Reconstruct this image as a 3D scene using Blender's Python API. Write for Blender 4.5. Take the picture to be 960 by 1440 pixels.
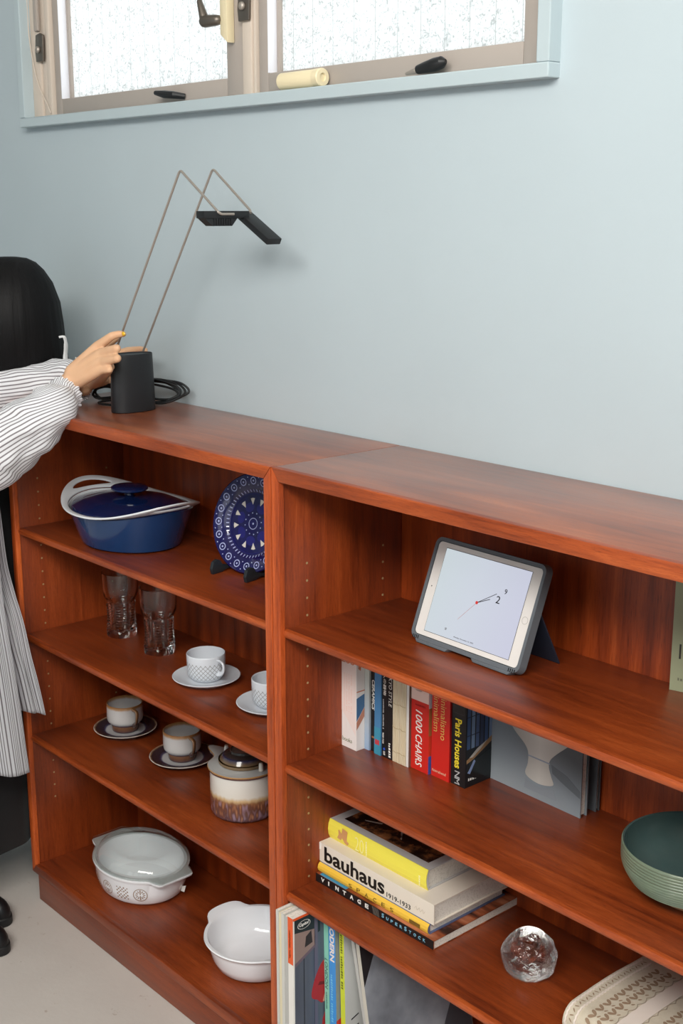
import bpy, bmesh, math, random
from math import pi, sin, cos, radians as R
from mathutils import Vector as V, Matrix as MX, noise as NZ
random.seed(4)
SC = bpy.context.scene
COL = SC.collection
for o in list(bpy.data.objects): bpy.data.objects.remove(o)

# ------------------------------------------------------------------ camera, world, lights
cd = bpy.data.cameras.new('camera'); cam = bpy.data.objects.new('camera', cd); COL.objects.link(cam)
cam.location = (1.7207, -1.3589, 1.7132); cam.rotation_euler = (R(76.5724), R(.01177), R(48.4297))
cd.sensor_fit = 'VERTICAL'; cd.sensor_height = 36; cd.lens = 1785.25 * 36 / 1440; cd.clip_start = .02
SC.camera = cam
W = bpy.data.worlds.new('sky'); SC.world = W; W.use_nodes = True
W.node_tree.nodes['Background'].inputs[0].default_value = (.93, .97, 1, 1)
W.node_tree.nodes['Background'].inputs[1].default_value = 1.5
def area(name, loc, target, sx, sy, power, col):
    l = bpy.data.lights.new(name, 'AREA'); l.shape = 'RECTANGLE'; l.size = sx; l.size_y = sy; l.energy = power; l.color = col
    o = bpy.data.objects.new(name, l); COL.objects.link(o); o.location = loc
    o.rotation_euler = (V(target) - V(loc)).to_track_quat('-Z', 'Y').to_euler(); return o
area('overhead_area_light', (1.25, -2.35, 3.1), (0, .2, .6), 1.8, .9, 84, (1, .965, .91))
area('overhead_area_light', (2.7, -1.9, 2.9), (.6, .2, .7), 1.2, .8, 56, (1, .965, .91))  # extra overhead light, added to brighten the right wall
sd = bpy.data.lights.new('sun', 'SUN'); sd.energy = 1.1; sd.angle = R(2); sd.color = (1, .97, .92)
sun = bpy.data.objects.new('sun', sd); COL.objects.link(sun); sun.location = (0, 4, 5); sun.rotation_euler = V((-.12, -.72, -.68)).to_track_quat('-Z', 'Y').to_euler()
SC.view_settings.view_transform = 'Standard'; SC.view_settings.look = 'None'
SC.view_settings.gamma = 1; SC.view_settings.use_curve_mapping = False
SC.view_settings.exposure = .02

# ------------------------------------------------------------------ helpers
def lin(r, g, b):
    f = lambda c: c / 12.92 if c <= .04045 else ((c + .055) / 1.055) ** 2.4
    return (f(r / 255), f(g / 255), f(b / 255), 1)
def mat(name, col, rough=.5, metal=0, trans=0, ior=1.45, coat=0, emit=0, spec=.5, sheen=0):
    m = bpy.data.materials.new(name); m.use_nodes = True
    b = m.node_tree.nodes['Principled BSDF']
    if max(col[:3]) > 1: col = lin(*col[:3])
    b.inputs['Base Color'].default_value = (*col[:3], 1)
    b.inputs['Roughness'].default_value = rough; b.inputs['Metallic'].default_value = metal
    b.inputs['Transmission Weight'].default_value = trans; b.inputs['IOR'].default_value = ior
    b.inputs['Coat Weight'].default_value = coat; b.inputs['Specular IOR Level'].default_value = spec
    b.inputs['Sheen Weight'].default_value = sheen
    if emit:
        b.inputs['Emission Color'].default_value = (*col[:3], 1); b.inputs['Emission Strength'].default_value = emit
    return m
class NT:
    """small node-graph helper on top of mat()"""
    def __init__(s, m): s.t = m.node_tree; s.b = s.t.nodes['Principled BSDF']
    def n(s, typ, **kw):
        x = s.t.nodes.new(typ)
        for k, v in kw.items():
            if k in x.inputs:
                if hasattr(v, 'node'): s.t.links.new(v, x.inputs[k])
                else: x.inputs[k].default_value = v
            else: setattr(x, k, v)
        return x
    def math(s, op, a, b=0, c=0):
        x = s.t.nodes.new('ShaderNodeMath'); x.operation = op
        for i, v in enumerate((a, b, c)):
            if hasattr(v, 'node'): s.t.links.new(v, x.inputs[i])
            else: x.inputs[i].default_value = v
        return x.outputs[0]
    def coord(s, kind='Object', scale=(1, 1, 1), rand=0):
        tc = s.t.nodes.new('ShaderNodeTexCoord'); out = tc.outputs[kind]
        mp = s.t.nodes.new('ShaderNodeMapping'); s.t.links.new(out, mp.inputs[0]); mp.inputs['Scale'].default_value = scale
        if rand:
            oi = s.t.nodes.new('ShaderNodeObjectInfo')
            s.t.links.new(s.math('MULTIPLY', oi.outputs['Random'], rand), mp.inputs['Location'])
        return mp.outputs[0]
    def xyz(s, v):
        x = s.t.nodes.new('ShaderNodeSeparateXYZ'); s.t.links.new(v, x.inputs[0]); return x.outputs
    def ramp(s, fac, stops, interp='LINEAR'):
        r = s.t.nodes.new('ShaderNodeValToRGB'); s.t.links.new(fac, r.inputs[0]); e = r.color_ramp.elements
        r.color_ramp.interpolation = interp
        while len(e) < len(stops): e.new(.5)
        for k, (p, c) in enumerate(stops):
            if max(c[:3]) > 1: c = lin(*c[:3])
            e[k].position = p; e[k].color = (*c[:3], 1)
        return r.outputs[0]
    def mix(s, fac, a, b, blend='MIX'):
        x = s.t.nodes.new('ShaderNodeMix'); x.data_type = 'RGBA'; x.blend_type = blend
        for i, v in ((0, fac), (6, a), (7, b)):
            if hasattr(v, 'node'): s.t.links.new(v, x.inputs[i])
            elif i == 0: x.inputs[0].default_value = v
            else: x.inputs[i].default_value = lin(*v[:3]) if max(v[:3]) > 1 else (*v[:3], 1)
        return x.outputs[2]
    def noise(s, vec, scale, detail=4, rough=.55, dist=0):
        return s.n('ShaderNodeTexNoise', Vector=vec, Scale=scale, Detail=detail, Roughness=rough, Distortion=dist).outputs[0]
    def col(s, c): s.t.links.new(c, s.b.inputs['Base Color'])
    def rough(s, c): s.t.links.new(c, s.b.inputs['Roughness'])
    def bump(s, h, strength=.3, dist=.002):
        x = s.n('ShaderNodeBump', Height=h, Strength=strength, Distance=dist)
        s.t.links.new(x.outputs[0], s.b.inputs['Normal'])

def finish(name, bm, mats, parent=None, smooth=True, ang=35, label=None, kind=None, fixn=True):
    if fixn: bmesh.ops.recalc_face_normals(bm, faces=bm.faces)
    me = bpy.data.meshes.new(name); bm.to_mesh(me); bm.free()
    for m in (mats if isinstance(mats, (list, tuple)) else [mats]): me.materials.append(m)
    if smooth:
        me.polygons.foreach_set('use_smooth', [True] * len(me.polygons)); me.set_sharp_from_angle(angle=R(ang))
    o = bpy.data.objects.new(name, me); COL.objects.link(o)
    if parent: o.parent = parent
    if label: o['label'] = label
    if kind: o['kind'] = kind
    return o
def thing(name, label, cat, loc=(0, 0, 0), rz=0, group=None, rot=None):
    o = bpy.data.objects.new(name, None); COL.objects.link(o); o.empty_display_size = .05
    o.location = loc; o.rotation_euler = rot or (0, 0, rz)
    o['label'] = label; o['category'] = cat
    if group: o['group'] = group
    return o
def tag(o, label, cat, group=None):
    o['label'] = label; o['category'] = cat
    if group: o['group'] = group
    return o
def copy_thing(src, loc, label, rz=None, **ex):
    c = src.copy(); COL.objects.link(c); c.location = loc; c['label'] = label
    if rz is not None: c.rotation_euler.z = rz
    for ch in list(src.children):
        d = ch.copy(); COL.objects.link(d); d.parent = c
        for g in list(ch.children):
            e = g.copy(); COL.objects.link(e); e.parent = d
    return c
BM = bmesh.new
def box(bm, x0, x1, y0, y1, z0, z1, bev=0, seg=2, mi=0, mtx=None):
    vs = [bm.verts.new((x, y, z)) for x in (x0, x1) for y in (y0, y1) for z in (z0, z1)]
    fs = [bm.faces.new([vs[i] for i in q]) for q in ((0, 1, 3, 2), (4, 6, 7, 5), (0, 4, 5, 1), (2, 3, 7, 6), (0, 2, 6, 4), (1, 5, 7, 3))]
    bmesh.ops.recalc_face_normals(bm, faces=fs)
    if bev:
        es = list({e for f in fs for e in f.edges})
        r = bmesh.ops.bevel(bm, geom=es, offset=bev, segments=seg, affect='EDGES', profile=.5)
        fs = list({f for v in r['verts'] for f in v.link_faces} | {f for f in fs if f.is_valid})
    for f in fs: f.material_index = mi
    if mtx is not None: bmesh.ops.transform(bm, matrix=mtx, verts=list({v for f in fs for v in f.verts}))
    return fs
def prism(bm, poly, mtx, depth, mi=0, bev=0):
    """polygon in local xy, extruded along local z by depth"""
    a = [bm.verts.new(mtx @ V((x, y, 0))) for x, y in poly]; b = [bm.verts.new(mtx @ V((x, y, depth))) for x, y in poly]
    n = len(poly); fs = [bm.faces.new(a[::-1]), bm.faces.new(b)]
    fs += [bm.faces.new((a[i], a[(i + 1) % n], b[(i + 1) % n], b[i])) for i in range(n)]
    if bev:
        r = bmesh.ops.bevel(bm, geom=list({e for f in fs for e in f.edges}), offset=bev, segments=2, affect='EDGES', profile=.5)
        fs = list({f for v in r['verts'] for f in v.link_faces})
    for f in fs: f.material_index = mi
    return fs
def loft(bm, rings, cap=(True, True), closed=True, mi=0, loop=False):
    uv = bm.loops.layers.uv.verify()
    vr = [[bm.verts.new(p) for p in r] for r in rings]; n = len(rings[0]); m = len(vr); fs = []
    for i in range(m if loop else m - 1):
        i2 = (i + 1) % m
        for j in range(n if closed else n - 1):
            k = (j + 1) % n
            f = bm.faces.new((vr[i][j], vr[i][k], vr[i2][k], vr[i2][j])); fs.append(f)
            for lp, (a, b) in zip(f.loops, ((j, i), (j + 1, i), (j + 1, i + 1), (j, i + 1))): lp[uv].uv = (a / n, b / (m - 1))
    if closed and not loop:
        if cap[0]: fs.append(bm.faces.new(vr[0][::-1]))
        if cap[1]: fs.append(bm.faces.new(vr[-1]))
    for f in fs: f.material_index = mi
    return fs
def lathe(bm, prof, n=48, c=(0, 0), sx=1, sy=1, mi=0, mod=None, cap=(True, True)):
    rings = []
    for i, (r, z) in enumerate(prof):
        ring = []
        for j in range(n):
            a = 2 * pi * j / n; q = r * (mod(a, i, z) if mod else 1)
            ring.append((c[0] + q * cos(a) * sx, c[1] + q * sin(a) * sy, z))
        rings.append(ring)
    return loft(bm, rings, cap, mi=mi)
def smooth_path(pts, n=8, closed=False):
    P = [V(p) for p in pts]; out = []; m = len(P)
    for i in range(m if closed else m - 1):
        g = (lambda k: P[k % m]) if closed else (lambda k: P[min(max(k, 0), m - 1)])
        a, b, c, d = g(i - 1), g(i), g(i + 1), g(i + 2)
        for t in range(n):
            t /= n; out.append(.5 * (2 * b + (c - a) * t + (2 * a - 5 * b + 4 * c - d) * t * t + (3 * b - a - 3 * c + d) * t ** 3))
    if not closed: out.append(P[-1])
    return out
def tube(bm, pts, r, n=10, closed=False, mi=0, sc=(1, 1)):
    P = [V(p) for p in pts]; m = len(P); rings = []; up = None
    for i, p in enumerate(P):
        d = (P[(i + 1) % m] - P[i - 1]) if closed else (P[min(i + 1, m - 1)] - P[max(i - 1, 0)])
        d.normalize()
        if up is None: up = d.orthogonal().normalized()
        up = (up - d * up.dot(d)).normalized(); s = d.cross(up); q = r[i] if isinstance(r, (list, tuple)) else r
        rings.append([p + (up * cos(2 * pi * j / n) * sc[0] + s * sin(2 * pi * j / n) * sc[1]) * q for j in range(n)])
    return loft(bm, rings, mi=mi, loop=closed)
def ball(bm, c, rx, ry=None, rz=None, n=16, m=10, mi=0, rot=None):
    ry = ry or rx; rz = rz or rx; rings = []; rot = rot or MX.Identity(3)
    for i in range(1, m):
        t = pi * i / m
        rings.append([V(c) + rot @ V((rx * sin(t) * cos(2 * pi * j / n), ry * sin(t) * sin(2 * pi * j / n), -rz * cos(t))) for j in range(n)])
    return loft(bm, rings, mi=mi)
def disc(bm, mtx, r, n=20, mi=0, h=.0003): return prism(bm, [(r * cos(2 * pi * k / n), r * sin(2 * pi * k / n)) for k in range(n)], mtx, h, mi)
def ring_flat(bm, mtx, r0, r1, n=24, mi=0, sx=1):
    a = [bm.verts.new(mtx @ V((r0 * cos(2 * pi * k / n) * sx, r0 * sin(2 * pi * k / n), .0003))) for k in range(n)]
    b = [bm.verts.new(mtx @ V((r1 * cos(2 * pi * k / n) * sx, r1 * sin(2 * pi * k / n), .0003))) for k in range(n)]
    for k in range(n): bm.faces.new((a[k], b[k], b[(k + 1) % n], a[(k + 1) % n])).material_index = mi
def frame(o, xd, yd):
    x = V(xd).normalized(); y = V(yd); y = (y - x * y.dot(x)).normalized(); z = x.cross(y)
    return MX(((x.x, y.x, z.x, o[0]), (x.y, y.y, z.y, o[1]), (x.z, y.z, z.z, o[2]), (0, 0, 0, 1)))
def T(x, y, z): return MX.Translation((x, y, z))
def text(body, mtx, w, h, m, parent, name='lettering', bold=0, shear=0, spacing=1, label=None):
    """lettering as a thin mesh, fitted in a w x h box whose lower left corner is the frame origin"""
    cu = bpy.data.curves.new('t', 'FONT'); cu.body = body; cu.size = 1; cu.extrude = .004; cu.offset = bold; cu.shear = shear; cu.space_character = spacing
    cu.resolution_u = 3
    ob = bpy.data.objects.new('t', cu); COL.objects.link(ob); bpy.context.view_layer.update()
    me = bpy.data.meshes.new_from_object(ob.evaluated_get(bpy.context.evaluated_depsgraph_get()))
    bpy.data.objects.remove(ob); bpy.data.curves.remove(cu)
    xs = [v.co.x for v in me.vertices]; ys = [v.co.y for v in me.vertices]
    if not xs: return
    s = MX.Diagonal((w / (max(xs) - min(xs)), h / (max(ys) - min(ys)), .05, 1)) @ T(-min(xs), -min(ys), .004)
    me.transform(mtx @ s); me.materials.clear(); me.materials.append(m); me.name = name
    o = bpy.data.objects.new(name, me); COL.objects.link(o); o.parent = parent
    if label: o['label'] = label
    return o
def remesh(bm, voxel, smooth_it=3):
    me = bpy.data.meshes.new('tmp'); bm.to_mesh(me); bm.free(); ob = bpy.data.objects.new('tmp', me); COL.objects.link(ob)
    a = ob.modifiers.new('r', 'REMESH'); a.mode = 'VOXEL'; a.voxel_size = voxel
    b = ob.modifiers.new('s', 'SMOOTH'); b.iterations = smooth_it; b.factor = .5
    bpy.context.view_layer.update()
    out = bpy.data.meshes.new_from_object(ob.evaluated_get(bpy.context.evaluated_depsgraph_get()))
    bpy.data.objects.remove(ob); r = bmesh.new(); r.from_mesh(out); return r
def capsule(bm, a, b, ra, rb, n=12):
    a, b = V(a), V(b); d = b - a; L = d.length
    if L < 1e-6: return ball(bm, a, ra)
    d /= L; u = d.orthogonal().normalized(); s = d.cross(u); rings = []
    for t in (-80, -55, -28, 0): rings.append((a + d * ra * sin(R(t)), ra * cos(R(t))))
    for t in (0, 28, 55, 80): rings.append((b + d * rb * sin(R(t)), rb * cos(R(t))))
    loft(bm, [[p + (u * cos(2 * pi * j / n) + s * sin(2 * pi * j / n)) * q for j in range(n)] for p, q in rings])
def chain(bm, pts):
    for p, q in zip(pts, pts[1:]): capsule(bm, p[:3], q[:3], p[3], q[3])

# ------------------------------------------------------------------ materials
def teak(name, sc, dark=(1, 1, 1), coat=.4):
    m = mat(name, (.3, .08, .02), .38, spec=.5, coat=coat); m.node_tree.nodes['Principled BSDF'].inputs['Coat Roughness'].default_value = .34; g = NT(m)
    v = g.coord('Object', sc, rand=7)
    fine = g.noise(v, 26, 6, .7); broad = g.noise(v, 2.2, 3, .5, 1.2); streak = g.noise(v, 70, 3, .6)
    w = g.n('ShaderNodeTexWave', Vector=g.coord('Object', tuple(k * .55 for k in sc), rand=3), Scale=1.3, Distortion=5, Detail=2)
    f = g.math('ADD', g.math('MULTIPLY', fine, .48), g.math('ADD', g.math('MULTIPLY', broad, .40), g.math('MULTIPLY', w.outputs[1], .12)))
    K = lambda c: tuple(x * k for x, k in zip(c, dark))
    c = g.ramp(f, [(.32, K((.098, .0140, .0025))), (.45, K((.182, .0295, .0050))), (.56, K((.243, .0420, .0072))), (.70, K((.340, .0690, .0138)))])
    g.col(g.mix(g.ramp(streak, [(.30, (.75,) * 3), (.42, (0,) * 3)]), c, K((.085, .013, .003))))
    g.rough(g.ramp(fine, [(.3, (.33,) * 3), (.7, (.5,) * 3)])); g.bump(fine, .08, .001)
    return m
TX = teak('teak_grain_across', (1.0, 16, 16)); TZ = teak('teak_grain_upright', (16, 16, 1.0), (1.15, 1.12, 1.1)); TB = teak('teak_back_veneer', (9, 8, .5), (1.25, 1.12, .95))
TY = teak('teak_plinth_end', (3, 3, 3)); TTOP = teak('teak_top_veneer_sheen', (1.0, 16, 16), (1.3, 1.8, 2.4), .95)  # TTOP is a paler copy: part of the top's sheen sits in its colour
EX = teak('teak_lipping_across', (1.0, 16, 16), (1.5, 1.6, 1.75), .15); EZ = teak('teak_lipping_upright', (16, 16, 1.0), (2.1, 2.15, 2.2), .15)
BRASS = mat('pale_brass', (182, 158, 116), .4, .2)
def wallm(name, c, rough=.55):
    m = mat(name, c, rough, spec=.3); g = NT(m); v = g.coord('Object')
    g.bump(g.noise(v, 140, 4), .12, .001)
    g.col(g.mix(g.noise(v, 2.5, 3), tuple(x * .975 for x in c), tuple(min(255, x * 1.02) for x in c)))
    return m
WALL = wallm('pale_blue_paint', (184, 197, 203)); TRIM = wallm('pale_blue_gloss_paint', (184, 198, 203), .3)
CEIL = wallm('white_ceiling_paint', (226, 224, 218))
FLOOR = mat('concrete_floor', (200, 192, 186), .55); _g = NT(FLOOR); _v = _g.coord('Object')
_sp = _g.n('ShaderNodeTexVoronoi', Vector=_v, Scale=9.0).outputs[0]
_c = _g.mix(_g.noise(_v, 4, 6, .6), (192, 184, 178), (211, 204, 197))
_c = _g.mix(_g.ramp(_g.noise(_v, 26, 6, .7), [(.64, (0,) * 3), (.70, (.6,) * 3)]), _c, (150, 128, 112))
_g.col(_c); _g.bump(_g.noise(_v, 60, 6, .65), .2, .003)
SASH = mat('taupe_window_paint', (172, 162, 154), .45); POST = mat('beige_window_post_paint', (214, 200, 186), .4)
def frosted():
    m = bpy.data.materials.new('figured_glass'); m.use_nodes = True; t = m.node_tree; g = NT(m)
    tr = t.nodes.new('ShaderNodeBsdfTranslucent'); gl = t.nodes.new('ShaderNodeBsdfGlossy'); mx = t.nodes.new('ShaderNodeMixShader')
    v = g.coord('Object'); sp = g.noise(v, 110, 3, .6, 1.5)
    x = g.xyz(v); wire = g.math('PINGPONG', x[0], .03)
    c = g.ramp(sp, [(.34, (.52, .54, .53)), (.46, (.86, .875, .87)), (.58, (.95, .96, .96))])
    c = g.mix(g.math('LESS_THAN', wire, .0007), c, (.55, .57, .56))
    t.links.new(c, tr.inputs[0]); gl.inputs['Roughness'].default_value = .25; mx.inputs[0].default_value = .06
    bp = g.n('ShaderNodeBump', Height=sp, Strength=.6, Distance=.002); t.links.new(bp.outputs[0], gl.inputs['Normal']); t.links.new(bp.outputs[0], tr.inputs['Normal'])
    t.links.new(tr.outputs[0], mx.inputs[1]); t.links.new(gl.outputs[0], mx.inputs[2]); t.links.new(mx.outputs[0], t.nodes['Material Output'].inputs[0])
    t.nodes.remove(g.b); return m
PANE = frosted()
STEEL = mat('steel', (172, 163, 154), .38, .55); DSTEEL = mat('dull_metal', (120, 112, 104), .4, .8)
BLACK = mat('black_plastic', (26, 27, 29), .45); BLACKM = mat('black_anodised', (30, 31, 34), .42, .1); CREAM = mat('cream_plastic', (232, 218, 182), .4)
CABLE = mat('cable_rubber', (22, 24, 26), .5); PAPER = mat('page_paper', (226, 221, 212), .8); _g = NT(PAPER)
_g.col(_g.mix(_g.math('GREATER_THAN', _g.noise(_g.coord('Object', (1, 1, 1)), 300, 2), .56), (228, 223, 214), (214, 208, 198)))
WHITE = mat('white_print', (240, 238, 232), .5); INK = mat('black_ink', (18, 17, 17), .5)
def flat(c, rough=.4, **k): return mat('print_%02x%02x%02x' % tuple(int(x) for x in c), c, rough, **k)
GLASS = mat('clear_glass', (.97, .985, .98), .0, trans=1, ior=1.38)

# ------------------------------------------------------------------ the room
def struct(name, boxes, m, bev=0, parent=None):
    bm = BM()
    for b in boxes: box(bm, *b, bev=bev)
    o = finish(name, bm, m, parent, smooth=False)
    if not parent: o['kind'] = 'structure'
    return o
WX0, WX1, WZ0, WZ1 = -1.395, .352, 1.917, 2.52
struct('floor', [(-3.2, 3.4, -4, .44, -.1, 0)], FLOOR)
struct('wall_back', [(-3.2, WX0 + .004, .322, .44, 0, 3.3), (WX1 - .004, 3.4, .322, .44, 0, 3.3), (WX0 + .004, WX1 - .004, .322, .44, 0, WZ0 + .004), (WX0 + .004, WX1 - .004, .322, .44, WZ1 - .004, 3.3)], WALL)
struct('wall_left', [(-3.3, -3.2, -4, .44, 0, 3.3)], WALL)
struct('wall_right', [(3.4, 3.5, -4, .44, 0, 3.3)], WALL)
struct('wall_front', [(-3.3, -.6, -4.1, -4, 0, 3.3), (.15, .55, -4.1, -4, 0, 3.3), (1.3, 1.7, -4.1, -4, 0, 3.3), (2.45, 3.5, -4.1, -4, 0, 3.3)] + [(a, b, -4.1, -4, z0, z1) for a, b in ((-.6, .15), (.55, 1.3), (1.7, 2.45)) for z0, z1 in ((0, .45), (2.75, 3.3))], WALL)
struct('ceiling', [(-3.3, 3.5, -4, .44, 3.3, 3.4)], CEIL)
# window: painted lining boards that stand proud of the wall, posts, two sashes
win = bpy.data.objects.new('window_1', None); COL.objects.link(win); win['kind'] = 'structure'
def lining(name, mk):
    bm = BM(); mk(bm); return finish(name, bm, TRIM, win, ang=20)
lining('lining_board', lambda b: box(b, WX0, WX1, .293, .43, WZ0, 1.941, .0025))
lining('lining_board', lambda b: box(b, WX0, WX1, .293, .43, WZ1 - .025, WZ1, .0025))
lining('lining_board', lambda b: box(b, WX0, WX0 + .026, .2935, .43, 1.941, WZ1 - .025, .0025))
lining('lining_board', lambda b: box(b, WX1 - .027, WX1, .2935, .43, 1.941, WZ1 - .025, .0025))
def wpart(name, boxes, m, bev=.002, parent=win, label=None):
    bm = BM()
    for b in boxes: box(bm, *b, bev=bev)
    return finish(name, bm, m, parent, ang=25, label=label)
wpart('window_post', [(-1.369, -1.325, .322, .42, 1.941, 2.495), (-1.323, -1.296, .327, .42, 1.941, 2.495), (-1.294, -1.274, .322, .42, 1.941, 2.495)], POST)
wpart('window_post', [(-.482, -.452, .322, .42, 1.941, 2.495), (-.451, -.443, .326, .42, 1.941, 2.495)], POST)
wpart('window_post', [(.304, .325, .335, .42, 1.941, 2.495)], POST)
BEAD = mat('sunlit_sash_edge', (240, 242, 250), .4)  # daylight on the sash's inner edge, put into its colour
def sash(x0, x1, sl, sr):
    zb, zt, y0, y1 = 1.9445, 2.49, .330, .372
    s = wpart('sash_frame', [(x0, x0 + sl, y0, y1, zb, zt), (x1 - sr, x1, y0, y1, zb, zt), (x0 + sl, x1 - sr, y0, y1, zb, zb + .037), (x0 + sl, x1 - sr, y0, y1, zt - .045, zt)], SASH, .0025)
    wpart('glazing_bead', [(x0 + sl - .0005, x0 + sl + .003, .329, .358, zb + .037, zt - .045)], BEAD, .001, s, 'inner edge of the sash with daylight coloured in as white')
    wpart('glazing_bead', [(x0 + sl + .0032, x0 + sl + .014, .350, .358, zb + .037, zt - .045)], SASH, .001, s)
    bm = BM(); box(bm, x0 + sl - .005, x1 - sr + .005, .358, .363, zb + .032, zt - .04)
    finish('glass_pane', bm, PANE, s, smooth=False); return s
s1 = sash(-1.268, -.491, .030, .056)
s2 = sash(-.437, .303, .030, .036)
# keeper plates on the posts, sliding bar, chain latch with its cream plate
def keeper(x, z, y):
    bm = BM(); prism(bm, [(-.017, -.034), (.017, -.034), (.020, .028), (.006, .034), (-.014, .03), (-.02, -.01)], frame((x, y - .001, z), (1, 0, 0), (0, 0, 1)), .007, bev=.0015)
    k = finish('latch_keeper', bm, DSTEEL, win)
    bm = BM(); ball(bm, (x + .001, y - .012, z - .006), .0085, .006, .0085); finish('keeper_screw', bm, STEEL, k)
keeper(-1.314, 2.109, .322); keeper(-.467, 2.12, .322)
bm = BM(); box(bm, -1.334, -1.316, .313, .3225, 2.148, 2.48, .003); finish('sliding_bolt', bm, SASH, win)
bm = BM(); prism(bm, [(-.006, -.04), (.018, -.058), (.018, .058), (-.006, .03)], frame((-.535, .3295, 2.106), (1, 0, 0), (0, 0, 1)), .02, bev=.002)
lp = finish('latch_plate', bm, CREAM, win, label='cream latch plate')
bm = BM(); capsule(bm, (-.548, .308, 2.095), (-.58, .300, 2.095), .011, .013); capsule(bm, (-.58, .300, 2.095), (-.596, .299, 2.135), .011, .006); finish('latch_arm', bm, DSTEEL, lp)
bm = BM()
for k in range(9): tube(bm, [(-.594 + .006 * cos(t) * (k % 2), .299 + .006 * cos(t) * (1 - k % 2), 2.147 + .0155 * k + .0105 * sin(t)) for t in [2 * pi * i / 10 for i in range(10)]], .0018, 6, closed=True)
finish('latch_chain', bm, DSTEEL, lp)
bm = BM(); tube(bm, smooth_path([(-1.366, .318, 2.29), (-1.37, .318, 2.2), (-1.364, .318, 2.12), (-1.337, .318, 2.03), (-1.288, .318, 1.965), (-1.276, .318, 1.948)], 6), .0014, 6); finish('thin_cord', bm, POST, win)
# lever handles on the bottom rails
bm = BM(); tube(bm, [(-.70, .328, 1.954), (-.715, .308, 1.957), (-.745, .303, 1.960), (-.777, .302, 1.965)], [.006, .008, .0085, .005], 10); finish('window_lever', bm, BLACK, win, label='short black lever')
bm = BM(); tube(bm, [(.06, .324, 1.955), (.04, .306, 1.950), (.018, .305, 1.947)], [.008, .0055, .003], 10); hl = finish('window_lever', bm, STEEL, win, label='silver lever with a black grip')
bm = BM(); tube(bm, [(.046, .307, 1.952), (.062, .306, 1.954), (.086, .307, 1.957), (.103, .308, 1.960), (.111, .309, 1.961)], [.008, .0095, .0118, .0105, .004], 12); finish('lever_grip', bm, BLACK, hl)
t = thing('plastic_tube', 'cream plastic tube lying on the window sill below the right pane', 'tube', (-.277, .3105, 1.9585))
bm = BM(); rings = [[(x, r * cos(a), r * sin(a)) for a in [2 * pi * k / 24 for k in range(24)]] for x, r in ((-.062, .012), (-.060, .0165), (.042, .0165), (.044, .0155), (.044, .011))]
loft(bm, rings); finish('tube_body', bm, CREAM, t)
bm = BM(); rings = [[(x, r * cos(a), r * sin(a)) for a in [2 * pi * k / 24 for k in range(24)]] for x, r in ((.0435, .0168), (.060, .0172), (.062, .0155), (.062, .008), (.058, .007))]
loft(bm, rings); finish('end_cap', bm, CREAM, t)

# ------------------------------------------------------------------ bookcases
def bookcase(x0, label):
    t = thing('bookcase', label, 'bookcase', (x0, 0, 0)); w = 1.0; g = .0008
    P = lambda n, m, *b, bev=.0012, **k: (lambda bm: (box(bm, *b, bev=bev), finish(n, bm, m, t, ang=25, **k))[1])(BM())
    P('top_panel', TTOP, g, w - g, .012, .318, 1.250, 1.272)
    for s in (0, 1):
        a, b = ((g, .018), (w - .018, w - g))[s]
        sp = P('side_panel', TZ, a, b, .012, .314, .072, 1.2495)
        bm = BM()
        for k in range(26):
            for y in (.067, .257):
                fx = b if s == 0 else a
                q = frame((fx - (.001 if s == 0 else -.001), y, 1.088 - .033 * k), (0, 1, 0) if s == 0 else (0, -1, 0), (0, 0, 1))
                ringp = [(.0024 * cos(2 * pi * i / 8), .0024 * sin(2 * pi * i / 8)) for i in range(8)]
                prism(bm, ringp, q, .0014)
        finish('peg_sockets', bm, BRASS, sp, kind='stuff')
    P('bottom_panel', TX, .0182, w - .0182, .012, .312, .072, .095)
    P('back_panel', TB, .0182, w - .0182, .306, .314, .0955, 1.2495)
    # mitred front lipping
    def edge(q, m):
        bm = BM(); n = len(q)
        f = [bm.verts.new((x, 0, z)) for x, z in q]; b = [bm.verts.new((x, .0118, z)) for x, z in q]
        bm.faces.new(f); bm.faces.new(b[::-1])
        for i in range(n): bm.faces.new((f[i], f[(i + 1) % n], b[(i + 1) % n], b[i]))
        bmesh.ops.recalc_face_normals(bm, faces=bm.faces)
        bmesh.ops.bevel(bm, geom=[e for e in bm.edges if all(v.co.y < .001 for v in e.verts)], offset=.0022, segments=2, affect='EDGES', profile=.5)
        finish('front_edge', bm, m, t, ang=25)
    zt, zb, tz, sw, bz = 1.272, .072, .0245, .0215, .024; e = .0003
    edge([(g, zt), (w - g, zt), (w - sw - e, zt - tz), (sw + e, zt - tz)], EX)
    edge([(g, zt - e), (sw, zt - tz - e), (sw, zb + bz + e), (g, zb + e)], EZ)
    edge([(w - g, zt - e), (w - g, zb + e), (w - sw, zb + bz + e), (w - sw, zt - tz - e)], EZ)
    edge([(g, zb), (sw, zb + bz), (w - sw, zb + bz), (w - g, zb)], TX)
    P('plinth', TX, .024, w - .024, .004, .022, .001, .0715); P('plinth', TY, .024, .04, .0225, .30, .001, .0715); P('plinth', TY, w - .04, w - .024, .0225, .30, .001, .0715)
    for z in (.974, .7085, .446):
        sh = P('shelf', TX, .0186, w - .0186, .0181, .305, z - .016, z, bev=.0004)
        bm = BM(); rings = []; prof = [(.018, z), (.0145, z), (.010, z - .0015), (.008, z - .005), (.008, z - .010), (.011, z - .0145), (.018, z - .016)]
        for x in (.0186, w - .0186): rings.append([(x, y, q) for y, q in prof])
        loft(bm, rings); finish('shelf_lip', bm, EX, sh, ang=40)
    return t
bookcase(-1.0, 'teak bookcase holding the dishes, beside the person')
bookcase(0.0, 'teak bookcase holding the books and tablet, at the right')
Z1, Z2, Z3, ZB, ZT = .9742, .7087, .4462, .0962, 1.2722
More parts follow.
